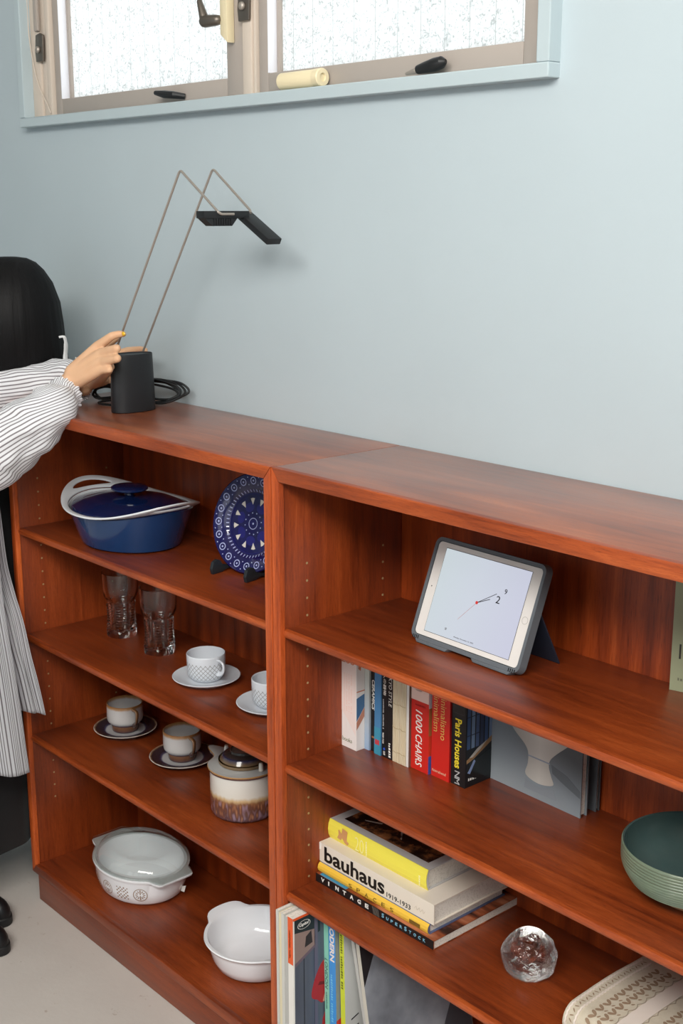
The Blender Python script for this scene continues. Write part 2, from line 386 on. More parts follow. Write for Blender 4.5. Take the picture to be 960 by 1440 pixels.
# ------------------------------------------------------------------ left bookcase: crockery
BLUE = mat('dark_blue_enamel', (20, 56, 100), .16, coat=.4); BLUED = mat('navy_enamel', (14, 30, 72), .14, coat=.5); ENAM = mat('white_enamel', (224, 228, 232), .2, coat=.3)
def ellring(A, B, z, n=72, saddle=0, x0=0): return [(x0 + A * cos(a), B * sin(a), z + saddle * (cos(2 * a) * .5 + .5) ** 1.3) for a in [2 * pi * k / n for k in range(n)]]
t = thing('casserole_pot', 'blue oval casserole pot with white saddle rim and navy lid on the top shelf', 'casserole', (-.7023, .1475, Z1))
bm = BM(); S = .038
loft(bm, [ellring(.122, .098, .0), ellring(.130, .105, .004), ellring(.140, .114, .03), ellring(.153, .125, .063), ellring(.163, .132, .078, saddle=.016), ellring(.1615, .1305, .0785, saddle=.016)], cap=(True, False))
finish('body', bm, BLUE, t)
bm = BM(); loft(bm, [ellring(.1615, .1305, .0785, saddle=.016), ellring(.1595, .129, .0785, saddle=.015), ellring(.152, .123, .062), ellring(.132, .106, .012)], cap=(False, True)); finish('enamel_lining', bm, ENAM, t, label='white enamel inside')
# white rim with a slot at each end: walk the oval, leave a hole where the handle is
bm = BM(); n = 96
def rimpt(a, f, dz=0):
    s = (cos(2 * a) * .5 + .5) ** 1.3; A = .160 + f * (.022 + .014 * s); B = .130 + f * .012
    return V((A * cos(a), B * sin(a), .080 + S * s * (.42 + .58 * f) + dz))
def fr(k):
    d = abs((k * 2 * pi / n + pi / 2) % pi - pi / 2) / .40; w = .27 * math.sqrt(max(0, 1 - d * d)); return [0, .45 - max(w, .02), .45 + max(w, .02), 1]
grid = [[[rimpt(2 * pi * k / n, f, dz) for f in fr(k)] for k in range(n)] for dz in (0, .0045)]
hole = lambda k: abs(((k + .5) * 2 * pi / n + pi / 2) % pi - pi / 2) < .385
vg = [[[bm.verts.new(p) for p in r] for r in lay] for lay in grid]
for k in range(n):
    k2 = (k + 1) % n
    for i in range(3):
        if i == 1 and hole(k): continue
        for L, flip in ((0, 1), (1, 0)):
            q = [vg[L][k][i], vg[L][k][i + 1], vg[L][k2][i + 1], vg[L][k2][i]]; bm.faces.new(q[::-1] if flip else q)
    for i in (0, 3): bm.faces.new((vg[0][k][i], vg[0][k2][i], vg[1][k2][i], vg[1][k][i]))
    if hole(k):
        for i in (1, 2): bm.faces.new((vg[0][k][i], vg[0][k2][i], vg[1][k2][i], vg[1][k][i]))
        for kk, kn in ((k, k - 1), (k2, k2)):
            if not hole(kn % n): bm.faces.new((vg[0][kk][1], vg[0][kk][2], vg[1][kk][2], vg[1][kk][1]))
bmesh.ops.recalc_face_normals(bm, faces=bm.faces)
bmesh.ops.bevel(bm, geom=[e for e in bm.edges if len(e.link_faces) == 2 and e.calc_face_angle(0) > .9], offset=.0016, segments=2, affect='EDGES', profile=.5)
rim = finish('white_rim', bm, ENAM, t, label='white enamel rim with a slotted handle at each end', ang=50)
bm = BM(); loft(bm, [ellring(.154, .124, .079, saddle=.010), ellring(.150, .121, .085, saddle=.007), ellring(.12, .097, .096, saddle=.002), ellring(.08, .065, .1035), ellring(.03, .025, .107)])
lid = finish('lid', bm, BLUED, t, label='navy lid')
bm = BM(); lathe(bm, [(.016, .105), (.011, .109), (.010, .113), (.016, .117), (.036, .1195), (.0405, .1225), (.0405, .126), (.037, .1285), (.015, .1295)], 40, sx=1.12); finish('lid_knob', bm, BLUED, lid)

# decorative plate on its stand
BPL = mat('cobalt_glaze', (26, 22, 92), .1, coat=.6); _g = NT(BPL); _g.col(_g.mix(_g.noise(_g.coord('Object'), 60, 3), (14, 11, 54), (30, 24, 98)))
PALE = mat('pale_blue_glaze', (172, 178, 222), .15, coat=.4); IVORY = mat('ivory_glaze', (222, 216, 206), .15, coat=.4); MIDB = mat('mid_blue_glaze', (36, 32, 112), .15, coat=.4)
pc = V((-.3165, .196, 1.0785))
t = thing('plate', 'cobalt blue patterned plate standing upright on a black stand', 'plate', pc, rot=(R(90 - 14), 0, R(9)))
bm = BM(); PR = .1035
lathe(bm, [(.055, -.014), (.066, -.013), (.078, -.007), (PR, .001), (PR + .001, .003), (PR - .001, .0045), (.075, -.001), (.070, -.005), (.062, -.0075), (.01, -.008)], 72); finish('plate_body', bm, BPL, t)
bm = BM(); zr = lambda r: .0045 - (PR - .001 - r) / (PR - .076) * .0055 + .0004
for k in range(20):
    a = 2 * pi * (k + .3) / 20; q = .0892; tilt = math.atan(.0055 / .0265)
    m = MX.Rotation(a, 4, 'Z') @ T(q, 0, zr(q)) @ MX.Rotation(-tilt, 4, 'Y')
    ring_flat(bm, m, .0060, .0080, 24); disc(bm, m, .0022, 10)
    for dd in (.0125, -.0125):
        m2 = MX.Rotation(a + pi / 20, 4, 'Z') @ T(q + dd * .62, 0, zr(q + dd * .62)) @ MX.Rotation(-tilt, 4, 'Y'); disc(bm, m2, .0014, 8)
for k in range(52):
    m = MX.Rotation(2 * pi * k / 52, 4, 'Z') @ T(.0690, 0, -.0046) @ MX.Rotation(-R(40), 4, 'Y'); prism(bm, [(-.0035, -.0011), (.0035, -.0011), (.0035, .0011), (-.0035, .0011)], m, .0004)
ring_flat(bm, T(0, 0, -.0078), .0108, .0122, 36); disc(bm, T(0, 0, -.0078), .0022, 12)
for k in range(12): disc(bm, MX.Rotation(2 * pi * (k + .5) / 12, 4, 'Z') @ T(.0225, 0, -.0078), .0014, 8)
finish('painted_rings', bm, PALE, t, smooth=False, kind='stuff')
bm = BM()
for k in range(12):
    m = MX.Rotation(2 * pi * (k + .4) / 12, 4, 'Z') @ T(.048, 0, -.0078); prism(bm, [(-.008, 0), (.005, -.0058), (.0062, 0), (.005, .0058)], m, .0004)
finish('painted_petal_gaps', bm, IVORY, t, smooth=False, kind='stuff')
bm = BM()
for k in range(7):
    m = MX.Rotation(2 * pi * (k + .25) / 7, 4, 'Z') @ T(.036, 0, -.0079); ring_flat(bm, m, .0, .0125, 20, sx=.8)
ring_flat(bm, T(0, 0, -.0062), .0622, .0632, 60); finish('painted_petals', bm, MIDB, t, smooth=False, kind='stuff')
t = thing('plate_stand', 'small black stand holding up the blue plate', 'plate stand', (-.3165, .18, Z1), rz=R(9)); SB = mat('black_stand_plastic', (38, 42, 46), .4)
for s in (-1, 1):
    bm = BM(); q = frame((s * .048 - .004, 0, 0), (0, 1, 0), (0, 0, 1))
    prism(bm, [(-.05, 0), (-.022, 0), (-.012, .006), (.04, .004), (.07, 0), (.078, 0), (.078, .008), (.052, .016), (.047, .06), (.040, .06), (.030, .013), (-.0, .009), (-.023, .016), (-.027, .026), (-.036, .030), (-.048, .026), (-.053, .012)], q, .008, bev=.0012)
    finish('stand_leg', bm, SB, t)
bm = BM(); box(bm, -.044, .044, .048, .054, .045, .054, .001); box(bm, -.044, .044, .02, .026, .006, .0125, .001); finish('crossbar', bm, SB, t)

# tumblers
def tumbler(loc, label, hexa, rz=0):
    t = thing('drinking_glass', label, 'glass', loc, rz, 'tall clear tumblers'); bm = BM(); n = 64
    out = [(.0352, 0), (.0365, .003), (.0368, .012)]
    for k in range(10): z = .016 + k * .0066; rr = .0352 - .0030 * sin(pi * min(1, (z - .012) / .075)); out += [(rr, z), (rr + .0034, z + .0033)]
    out += [(.0335, .084), (.0352, .090), (.0395, .098), (.0415, .104), (.0424, .118), (.0432, .148), (.0435, .158)]
    inn = [(.0418, .1585), (.0412, .148), (.0402, .118), (.0385, .104), (.034, .096), (.029, .088), (.0275, .06), (.0285, .028), (.026, .0185), (.012, .0165)]
    no = len(out); cor = lambda a: abs(math.cos((a - R(-41)) * 3)) ** 3
    def mod(a, i, z):
        if i >= no or z > .086: return 1
        k = cor(a); rip = 0 if i < 3 or i % 2 else -.0034 * (1 - k) / .035
        if i >= 3 and i % 2 == 0: rip = -.0034 * (1 - k) / .035
        return 1 + hexa * (k - .5) + rip
    lathe(bm, out + inn, n, mod=mod); finish('glass_body', bm, GLASS, t, ang=28); return t
tumbler((-.8264, .1877, Z2), 'clear ribbed tumbler farther from the cups, left of the pair', .03)
tumbler((-.6608, .1867, Z2), 'clear ribbed tumbler beside the white cup, right of the pair', .065)

# white lattice cups and saucers
LAT = mat('white_lattice_stoneware', (214, 219, 226), .3); _g = NT(LAT)
def uvnode(g): return g.xyz(g.coord('UV'))
_u = uvnode(_g); _d = _g.math('MULTIPLY', _u[0], 26); _z = _g.xyz(_g.coord('Object'))[2]; _e = _g.math('DIVIDE', _z, .0104)
_l = _g.math('MINIMUM', _g.math('PINGPONG', _g.math('ADD', _d, _e), .5), _g.math('PINGPONG', _g.math('SUBTRACT', _d, _e), .5))
_band = _g.math('MULTIPLY', _g.math('LESS_THAN', _z, .043), _g.math('MULTIPLY', _g.math('GREATER_THAN', _z, .006), _g.math('LESS_THAN', _u[1], .5)))
_k = _g.math('MULTIPLY', _g.math('LESS_THAN', _l, .085), _band); _g.col(_g.mix(_k, (216, 221, 228), (156, 158, 160))); _g.bump(_g.math('SUBTRACT', 1, _k), .6, .002)
STONE = mat('white_stoneware', (214, 219, 226), .28, coat=.2)
def cup_profile(): return [(.026, 0), (.031, .001), (.036, .006), (.0398, .012), (.0412, .022), (.0418, .034), (.0421, .043), (.0424, .0555), (.0424, .058), (.0415, .0595), (.040, .058), (.0392, .034), (.037, .014), (.028, .006), (.01, .005)]
def saucer_profile(r): return [(.040, 0), (.045, 0), (.047, .003), (r - .014, .0065), (r - .001, .013), (r, .0145), (r - .0015, .0155), (r - .02, .0095), (.048, .0068), (.036, .006), (.01, .006)]
def white_cup(loc, lab, slab, ha):
    t = thing('saucer', slab, 'saucer', loc, group='white saucers'); bm = BM(); lathe(bm, saucer_profile(.0745), 72); finish('saucer_body', bm, STONE, t)
    c = thing('cup', lab, 'cup', (loc[0], loc[1], loc[2] + .0068), ha, group='white lattice cups'); bm = BM(); lathe(bm, cup_profile(), 64); finish('cup_body', bm, LAT, c)
    bm = BM(); tube(bm, smooth_path([(.040, 0, .0485), (.050, 0, .050), (.0585, 0, .044), (.058, 0, .032), (.050, 0, .023), (.0395, 0, .020)], 5), .0045, 10, sc=(.75, 1.35)); finish('handle', bm, STONE, c); return c
white_cup((-.4322, .1558, Z2), 'white lattice cup on the saucer nearest the tumblers, whole in view', 'white saucer under the cup nearest the tumblers', R(4))
white_cup((-.2178, .1685, Z2), 'white lattice cup half hidden by the bookcase upright', 'white saucer cut off by the bookcase upright', R(4))

# brown stoneware cups
def zramp(name, stops, h, rough=.25, nz=.06, sc=(1, 1, .35)):
    m = mat(name, (200, 190, 180), rough, coat=.4); g = NT(m); v = g.coord('Object', sc); z = g.xyz(g.coord('Object'))[2]
    f = g.math('ADD', g.math('DIVIDE', z, h), g.math('MULTIPLY', g.math('SUBTRACT', g.noise(v, 110, 3), .5), nz)); g.col(g.ramp(f, stops)); return m
BCUP = zramp('speckled_cup_glaze', [(0, (58, 44, 60)), (.10, (98, 62, 44)), (.20, (120, 84, 60)), (.27, (66, 56, 84)), (.33, (170, 168, 170)), (.40, (202, 200, 198)), (.86, (198, 196, 196)), (.93, (172, 132, 92)), (1, (150, 104, 62))], .0715)
BHAN = zramp('brown_handle_glaze', [(0, (62, 50, 72)), (.5, (88, 62, 48)), (1, (160, 116, 74))], .0715)
def pol(name, stops, h=.08, rough=.22):
    m = mat(name, (200, 190, 180), rough, coat=.4); g = NT(m); v = g.coord('Object'); x = g.xyz(v)
    r = g.math('SQRT', g.math('ADD', g.math('MULTIPLY', x[0], x[0]), g.math('MULTIPLY', x[1], x[1])))
    f = g.math('ADD', g.math('DIVIDE', r, h), g.math('MULTIPLY', g.math('SUBTRACT', g.noise(v, 70, 3), .5), .05)); g.col(g.ramp(f, stops)); return m
BSAU = pol('brown_saucer_glaze', [(.0, (190, 188, 186)), (.58, (188, 188, 190)), (.63, (70, 66, 92)), (.70, (54, 44, 54)), (.90, (58, 44, 44)), (.945, (150, 118, 90)), (.97, (206, 202, 196))])
t = thing('saucer', 'brown glazed saucer under the stoneware cup at the left end', 'saucer', (-.8464, .1983, Z3), group='brown saucers')
bm = BM(); lathe(bm, saucer_profile(.078), 72); finish('saucer_body', bm, BSAU, t)
c = thing('cup', 'grey and brown stoneware cup farthest from the teapot', 'cup', (-.8464, .1983, Z3 + .0068), R(-4), group='brown stoneware cups')
bm = BM(); lathe(bm, [(.028, 0), (.0325, .001), (.0335, .004), (.0335, .016), (.0375, .020), (.0425, .025), (.0445, .031), (.0448, .045), (.0445, .060), (.0448, .0685), (.0445, .0705), (.0432, .0715), (.042, .070), (.0415, .05), (.041, .03), (.034, .018), (.012, .015)], 64)
cb = finish('cup_body', bm, BCUP, c)
bm = BM(); tube(bm, smooth_path([(.042, 0, .062), (.056, 0, .064), (.0625, 0, .060), (.0615, 0, .048), (.056, 0, .032), (.044, 0, .024)], 5), .0048, 10, sc=(.8, 1.5)); finish('handle', bm, BHAN, c, label='brown squared handle')
copy_thing(t, (-.6105, .2069, Z3), 'brown glazed saucer under the stoneware cup next to the teapot')
copy_thing(c, (-.6105, .2069, Z3 + .0068), 'grey and brown stoneware cup next to the teapot', R(-8))

# teapot
def drip():
    m = mat('dripped_teapot_glaze', (200, 190, 180), .16, coat=.5); g = NT(m); v = g.coord('Object', (1, 1, .32)); z = g.xyz(g.coord('Object'))[2]
    vor = g.n('ShaderNodeTexVoronoi', Vector=v, Scale=150.0, feature='SMOOTH_F1').outputs[0]
    f = g.math('ADD', g.math('DIVIDE', z, .1), g.math('MULTIPLY', g.math('SUBTRACT', g.noise(v, 60, 4), .5), .16))
    body = g.ramp(f, [(.04, (52, 34, 34)), (.10, (116, 88, 98)), (.2, (144, 100, 80)), (.33, (150, 96, 66)), (.46, (150, 104, 70)), (.53, (206, 176, 132)), (.60, (222, 216, 206)), (1, (222, 218, 212))])
    spots = g.ramp(vor, [(.15, (166, 116, 84)), (.32, (108, 68, 54)), (.46, (78, 56, 58)), (.62, (142, 122, 142))])
    msk = g.math('MULTIPLY', g.ramp(f, [(.04, (0,) * 3), (.12, (1,) * 3), (.40, (1,) * 3), (.50, (0,) * 3)]), .75)
    g.col(g.mix(msk, body, spots)); return m
GREYG = mat('grey_teapot_glaze', (180, 180, 178), .2, coat=.4); LIDG = pol('dark_lid_glaze', [(.0, (150, 148, 146)), (.50, (140, 136, 132)), (.56, (58, 52, 50)), (.80, (66, 56, 52)), (.90, (50, 52, 84)), (1, (120, 98, 72))], .0485, .14)
TAN = mat('tan_rim_glaze', (168, 126, 78), .25, coat=.4); PLUM = mat('plum_glaze', (96, 68, 66), .2, coat=.4)
t = thing('teapot', 'lidded stoneware teapot with dripped brown glaze on the third shelf', 'teapot', (-.3117, .1619, Z3))
bm = BM(); lathe(bm, [(.060, 0), (.067, .001), (.0715, .006), (.0728, .014), (.0728, .10), (.073, .102)], 72); finish('body', bm, drip(), t)
def spout_mod(a, i, z):
    d = ((a - pi + pi) % (2 * pi)) - pi; return 1 + .62 * math.exp(-((abs(d)) / .23) ** 2 * 1.6) - .05 * math.exp(-((abs(d) - .5) / .18) ** 2)
bm = BM(); lathe(bm, [(.0725, .100), (.0765, .1025), (.0775, .106)], 120, mod=spout_mod, cap=(False, False)); finish('rim_band', bm, PLUM, t)
bm = BM(); lathe(bm, [(.0773, .106), (.0778, .1075), (.0765, .109)], 120, mod=spout_mod, cap=(False, False)); finish('rim_edge', bm, TAN, t)
bm = BM()
lathe(bm, [(.0765, .1088), (.070, .1095)], 120, mod=spout_mod, cap=(False, False)); lathe(bm, [(.0695, .1095), (.0575, .113), (.050, .1135)], 72, cap=(False, True))
rr = bmesh.ops.bridge_loops(bm, edges=[e for e in bm.edges if e.is_boundary and all(abs(v.co.z - .1095) < 1e-4 for v in e.verts)]) ; finish('shoulder', bm, GREYG, t)
bm = BM(); lathe(bm, [(.048, .1137), (.0535, .1142), (.0545, .118), (.054, .1205), (.0495, .122), (.0475, .125), (.044, .131), (.034, .1355), (.029, .137), (.028, .142), (.027, .1425), (.024, .138), (.02, .137)], 64); l = finish('lid', bm, LIDG, t)
bm = BM(); ring_flat(bm, T(0, 0, .1213), .0495, .0538, 64); bmesh.ops.solidify(bm, geom=bm.faces[:], thickness=.0012); finish('lid_edge', bm, TAN, l)
for s in (-1, 1):
    bm = BM(); tube(bm, [(s * .0615, 0, .112), (s * .0615, 0, .124), (s * .0605, 0, .129)], [.0055, .0052, .0038], 12); finish('handle_lug', bm, IVORY, t)

# white oval casserole with glass lid
OPAL = mat('white_opal_glass', (246, 248, 252), .12, coat=.4)
t = thing('casserole_dish', 'white oval casserole with a glass lid and brown folk pattern', 'casserole', (-.7207, .1505, ZB))
def ovr(A, B, z, k=0, n=120):
    out = []
    for i in range(n):
        a = 2 * pi * i / n; x, y = A * cos(a), B * sin(a); d = min(abs(a), abs(a - pi), abs(a - 2 * pi))
        if k:
            sg = 1 if x > 0 else -1; w = 1 if d < .34 else max(0, 1 - (d - .34) / .20)
            x = x + sg * (A + .020 - abs(x)) * k * w; y = y * (1 + .22 * k * w)
        out.append((x, y, z))
    return out
bm = BM(); loft(bm, [ovr(.098, .078, 0), ovr(.108, .088, .002), ovr(.117, .096, .010), ovr(.126, .103, .035), ovr(.130, .106, .064), ovr(.133, .108, .069, .5), ovr(.135, .110, .0725, .95), ovr(.135, .110, .076, 1), ovr(.128, .103, .077), ovr(.122, .098, .06), ovr(.114, .092, .018), ovr(.10, .08, .008)])
body = finish('body', bm, OPAL, t)
def thin_glass():
    m = bpy.data.materials.new('pale_lid_glass'); m.use_nodes = True; q = m.node_tree; q.nodes.remove(q.nodes['Principled BSDF'])
    tr = q.nodes.new('ShaderNodeBsdfTransparent'); tr.inputs[0].default_value = (.945, .975, .96, 1); gl = q.nodes.new('ShaderNodeBsdfGlossy'); gl.inputs['Roughness'].default_value = .04
    lw = q.nodes.new('ShaderNodeLayerWeight'); lw.inputs[0].default_value = .25; fr = q.nodes.new('ShaderNodeMapRange'); fr.inputs['To Min'].default_value = .05; fr.inputs['To Max'].default_value = .75; q.links.new(lw.outputs['Facing'], fr.inputs[0]); mx = q.nodes.new('ShaderNodeMixShader')
    q.links.new(fr.outputs[0], mx.inputs[0]); q.links.new(tr.outputs[0], mx.inputs[1]); q.links.new(gl.outputs[0], mx.inputs[2]); q.links.new(mx.outputs[0], q.nodes['Material Output'].inputs[0]); return m
LIDGL = thin_glass()
bm = BM(); loft(bm, [ovr(.120, .096, .0772), ovr(.134, .109, .0776, .95), ovr(.135, .110, .0795, 1), ovr(.134, .109, .082, 1), ovr(.124, .100, .0845), ovr(.1215, .098, .089), ovr(.116, .093, .098), ovr(.106, .084, .104), ovr(.094, .073, .107), ovr(.086, .066, .1072), ovr(.078, .059, .1045), ovr(.04, .03, .1035)], cap=(False, True)); finish('lid', bm, LIDGL, t, label='clear glass lid with a sunken oval top', ang=30)
FOLK = mat('brown_print', (150, 124, 104), .3)
bm = BM()
def onwall(a, z):
    A, B = .1235 + (z - .028) * .14, .1005 + (z - .028) * .12; p = V((A * cos(a), B * sin(a), z)); nrm = V((cos(a) / A, sin(a) / B, -.0)).normalized()
    xd = V((-sin(a) * A, cos(a) * B, 0)).normalized(); f = frame(p + nrm * .0012, xd, V((0, 0, 1)) + nrm * .15); return f
def wheel(f, r=.0125):
    ring_flat(bm, f, r * .9, r, 28)
    for k in range(12):
        m = f @ MX.Rotation(2 * pi * k / 12, 4, 'Z') @ T(r * .55, 0, 0); prism(bm, [(-.0035, -.0006), (0, -.0014), (.004, 0), (0, .0014), (-.0035, .0006)], m, .0002)
    prism(bm, [(-.0013, -r * .8), (.0013, -r * .8), (.0013, r * .8), (-.0013, r * .8)], f, .0003)
for a in (R(-85), R(-40)): wheel(onwall(a, .037), .0175)
f = onwall(R(-62.5), .037)
for i in range(-3, 4):
    for j in range(-3, 4):
        if (i + j) % 2 == 0 and (i or j): disc(bm, f @ T(i * .0048, j * .0048, 0), .0022 if abs(i) + abs(j) < 5 else .0017, 7)
disc(bm, f, .0036, 12)
for a in (R(-107), R(-130), R(-153)): wheel(onwall(a, .037), .0165)
finish('printed_pattern', bm, FOLK, body, smooth=False, kind='stuff')
# label scrap hanging at the right-hand end
bm = BM(); prism(bm, [(0, 0), (.009, 0), (.009, .016), (0, .012)], frame((.1095, .040, .014), (.8, .5, -.2), (0, .3, 1)), .0012); finish('paper_scrap', bm, WHITE, t)

# round white bowl with two tab handles
t = thing('baking_bowl', 'plain white round bowl with two tab handles on the bottom shelf', 'bowl', (-.2721, .1584, ZB))
def bt(a, k): 
    d = min(abs(a), abs(a - pi), abs(a - 2 * pi)); return 1 + .18 * k * max(0, 1 - (d / .48) ** 6)
def rr_(r, z, k=0, n=96): return [(r * bt(a, k) * cos(a), r * (1 + (bt(a, k) - 1) * .3) * sin(a), z + (.006 * k * max(0, 1 - (min(abs(a), abs(a - pi), abs(a - 2 * pi)) / .48) ** 6))) for a in [2 * pi * i / n for i in range(n)]]
bm = BM(); loft(bm, [rr_(.070, 0), rr_(.080, .001), rr_(.089, .007), rr_(.098, .025), rr_(.106, .055), rr_(.1085, .064), rr_(.1135, .067, .9), rr_(.1155, .0695, 1), rr_(.1145, .0725, 1), rr_(.108, .072, .3), rr_(.1045, .066), rr_(.097, .035), rr_(.088, .014), rr_(.07, .007), rr_(.02, .006)]); finish('bowl_body', bm, OPAL, t, ang=50)
# ------------------------------------------------------------------ books
YL = mat('yellow_print', (246, 222, 62), .45)
def book(name, label, loc, w, d, h, cover, rz=0, rot=None, group=None, board=.0016, soft=False, pages=PAPER, cat='book', rnd=0.0):
    """standing book: x thickness 0..w, y spine 0..d, z 0..h"""
    t = thing(name, label, cat, loc, rz, group, rot); b = board
    bm = BM()
    poly = [(0, d), (0, rnd), (rnd * .4 + .0002, .0004), (w / 2, -rnd * .5), (w - rnd * .4 - .0002, .0004), (w, rnd), (w, d), (w - b, d), (w - b, b * 1.5 + rnd), (b, b * 1.5 + rnd), (b, d)]
    if not rnd: poly = [(0, d), (0, 0), (w, 0), (w, d), (w - b, d), (w - b, b), (b, b), (b, d)]
    prism(bm, poly, T(0, 0, 0), h); finish('cover', bm, cover, t, smooth=False)
    bm = BM(); box(bm, b + .0001, w - b - .0001, b * 1.6 + rnd, d - (.001 if soft else .004), .001 if soft else .003, h - (.001 if soft else .003)); finish('pages', bm, pages, t, smooth=False)
    return t
def spine_down(x, z): return frame((x, -.0004, z), (0, 0, -1), (1, 0, 0))       # reads top to bottom; origin = upper left of the run
def on_spine(x, z): return frame((x, -.0004, z), (1, 0, 0), (0, 0, 1))
def on_right(w, y, z): return frame((w + .0002, y, z), (0, 1, 0), (0, 0, 1))
def patch(name, poly, mtx, m, parent, h=.0002, label=None):
    bm = BM(); prism(bm, poly, mtx, h); return finish(name, bm, m, parent, smooth=False, label=label)
def scribble(mtx, w, h, m, parent, seed=1, name='illegible_print'):
    # a run of small bars where the print is too small to be read
    rs = random.Random(seed); bm = BM(); x = 0
    while x < w:
        q = h * rs.uniform(.35, .75); 
        if rs.random() > .14: prism(bm, [(x, h * rs.choice((0, 0, .1))), (x + q, 0), (x + q, h * rs.uniform(.6, 1)), (x, h * rs.uniform(.6, 1))], mtx, .0002)
        x += q + h * .3
    o = finish(name, bm, m, parent, smooth=False, kind='stuff'); return o
def rnd_(poly, n=5): return [(p.x, p.y) for p in smooth_path([(x, y, 0) for x, y in poly], n, True)]
def rect(x0, y0, x1, y1): return [(x0, y0), (x1, y0), (x1, y1), (x0, y1)]
ORANGE = flat((206, 128, 92)); PINK = flat((236, 206, 196)); GREYTX = flat((150, 146, 142)); RED = mat('red_cover', (206, 42, 34), .4); DRED = flat((160, 26, 26)); YEL = mat('pale_yellow_ink', (232, 200, 110), .4)
GR = 'books upright on the second shelf'
# thick white book
t = book('book', 'thick white book with faint pink script, at the left end of the upright row', (.0125, .152, Z2), .047, .148, .238, mat('white_book_cover', (236, 231, 228), .5), group=GR)
patch('cover_print', [(.003, .075), (.018, .062), (.045, .03), (.045, .205), (.003, .205)], on_spine(0, 0), flat((238, 222, 216)), t, .00015)
for k in range(4): scribble(frame((.012 + k * .0065, -.0004, .15), (0, 0, -1), (1, 0, 0)), .075, .0035, PINK, t, k, 'script')
text('books', on_spine(.008, .012), .027, .0085, flat((150, 150, 128)), t)
text('200', on_spine(.004, .1705), .038, .012, ORANGE, t, bold=.02)
for z in (.205, .118): patch('cover_print', rect(0, z, .05, z + .002), on_right(.047, 0, 0), ORANGE, t)
patch('cover_print', [(0, .06), (.02, .085), (.02, .112), (0, .106)], on_right(.047, 0, 0), flat((70, 110, 150)), t); patch('cover_print', [(0, .042), (.02, .066), (.02, .084), (0, .058)], on_right(.047, 0, 0), flat((190, 130, 106)), t)
patch('cover_print', [(.004, .165), (.010, .160), (.013, .175), (.012, .19), (.007, .193), (.006, .178)], on_right(.047, 0, 0), ORANGE, t)
# thin ones
SILV = mat('silver_cover', (168, 178, 186), .4); _g = NT(SILV); _z = _g.xyz(_g.coord('Object'))[2]
_g.col(_g.ramp(_g.math('DIVIDE', _z, .235), [(0, (148, 172, 202)), (.4, (180, 186, 188)), (1, (206, 206, 188))]))
t = book('book', 'thin silvery grey book beside the thick white book', (.0605, .172, Z2), .0125, .128, .236, SILV, group=GR, soft=True)
scribble(frame((.004, -.0004, .225), (0, 0, -1), (1, 0, 0)), .05, .004, flat((120, 120, 110)), t)
t = book('book', 'thin black book with white lettering CERAMICS on its spine', (.0738, .176, Z2), .0135, .128, .236, BLACK, group=GR, soft=True)
text('CERAMICS', spine_down(.0035, .1443), .060, .0075, WHITE, t, bold=.02, shear=.2); patch('spine_mark', rect(.003, .027, .010, .031), on_spine(0, 0), flat((150, 100, 60)), t)
BLC = mat('blue_book_cover', (74, 130, 178), .4); t = book('book', 'bright blue thin book with a small red mark', (.0880, .172, Z2), .0175, .13, .236, BLC, group=GR, soft=True)
patch('spine_mark', rect(0, 0, .0175, .055), on_spine(0, 0), flat((64, 146, 176)), t, .0001); patch('spine_mark', rect(.002, .02, .014, .03), on_spine(0, 0), flat((196, 72, 82)), t, .0003)
t = book('book', 'thin black book with Japanese characters down its spine', (.1062, .174, Z2), .0152, .126, .236, BLACK, group=GR, soft=True)
text('人の器物', spine_down(.004, .168), .044, .0075, WHITE, t, bold=.01); scribble(spine_down(.003, .1153), .060, .003, flat((190, 190, 190)), t); text('陶芸家 作品集', spine_down(.0025, .0483), .022, .0035, WHITE, t); text('出版', spine_down(.005, .012), .008, .005, WHITE, t)
bm = BM(); disc(bm, on_spine(.0072, .0165), .0026); finish('spine_mark', bm, flat((50, 90, 200)), t, smooth=False)
t = book('book', 'thin black book with TOKYO STYLE in white on its spine', (.1218, .174, Z2), .0132, .126, .236, BLACK, group=GR, soft=True)
text('TOKYO STYLE', spine_down(.003, .1785), .0732, .008, WHITE, t, bold=-.005, shear=.15); scribble(spine_down(.0035, .0323), .027, .006, WHITE, t)
KRAFT = mat('cream_sewn_spine', (214, 202, 172), .7); _g = NT(KRAFT); _v = _g.coord('Object', (1, 1, .05)); _g.col(_g.mix(_g.noise(_v, 420, 2), (190, 170, 132), (228, 220, 198))); THREAD = flat((176, 156, 120))
for k, (x, w, lab) in enumerate([(.1355, .0175, 'cream sewn booklet beside the black books, first of two'), (.1535, .0165, 'cream sewn booklet next to the thin white one, second of two')]):
    t = book('booklet', lab, (x, .174, Z2), w, .12, .23, KRAFT, group='cream sewn booklets', soft=True, board=.0008)
    bm = BM()
    for q in (.25, .5, .75): tube(bm, [(w * q, -.0002, .001), (w * q, -.0002, .229)], .0009, 6)
    finish('page_fold', bm, KRAFT, t, kind='stuff')
    bm = BM()
    for z in (.02, .068, .115, .165, .205): tube(bm, [(.0004, -.0008, z + .002), (w * .5, -.0013, z), (w - .0004, -.0008, z + .001)], .0005, 5)
    finish('stitching', bm, THREAD, t, kind='stuff')
t = book('booklet', 'thin white booklet with a brown edge, left of the red books', (.1706, .175, Z2), .0062, .12, .226, mat('white_booklet_cover', (226, 224, 220), .5), group=None, soft=True, board=.0007)
patch('cover_print', rect(.0, 0, .12, .226), on_right(.0062, 0, 0), flat((112, 90, 78)), t)
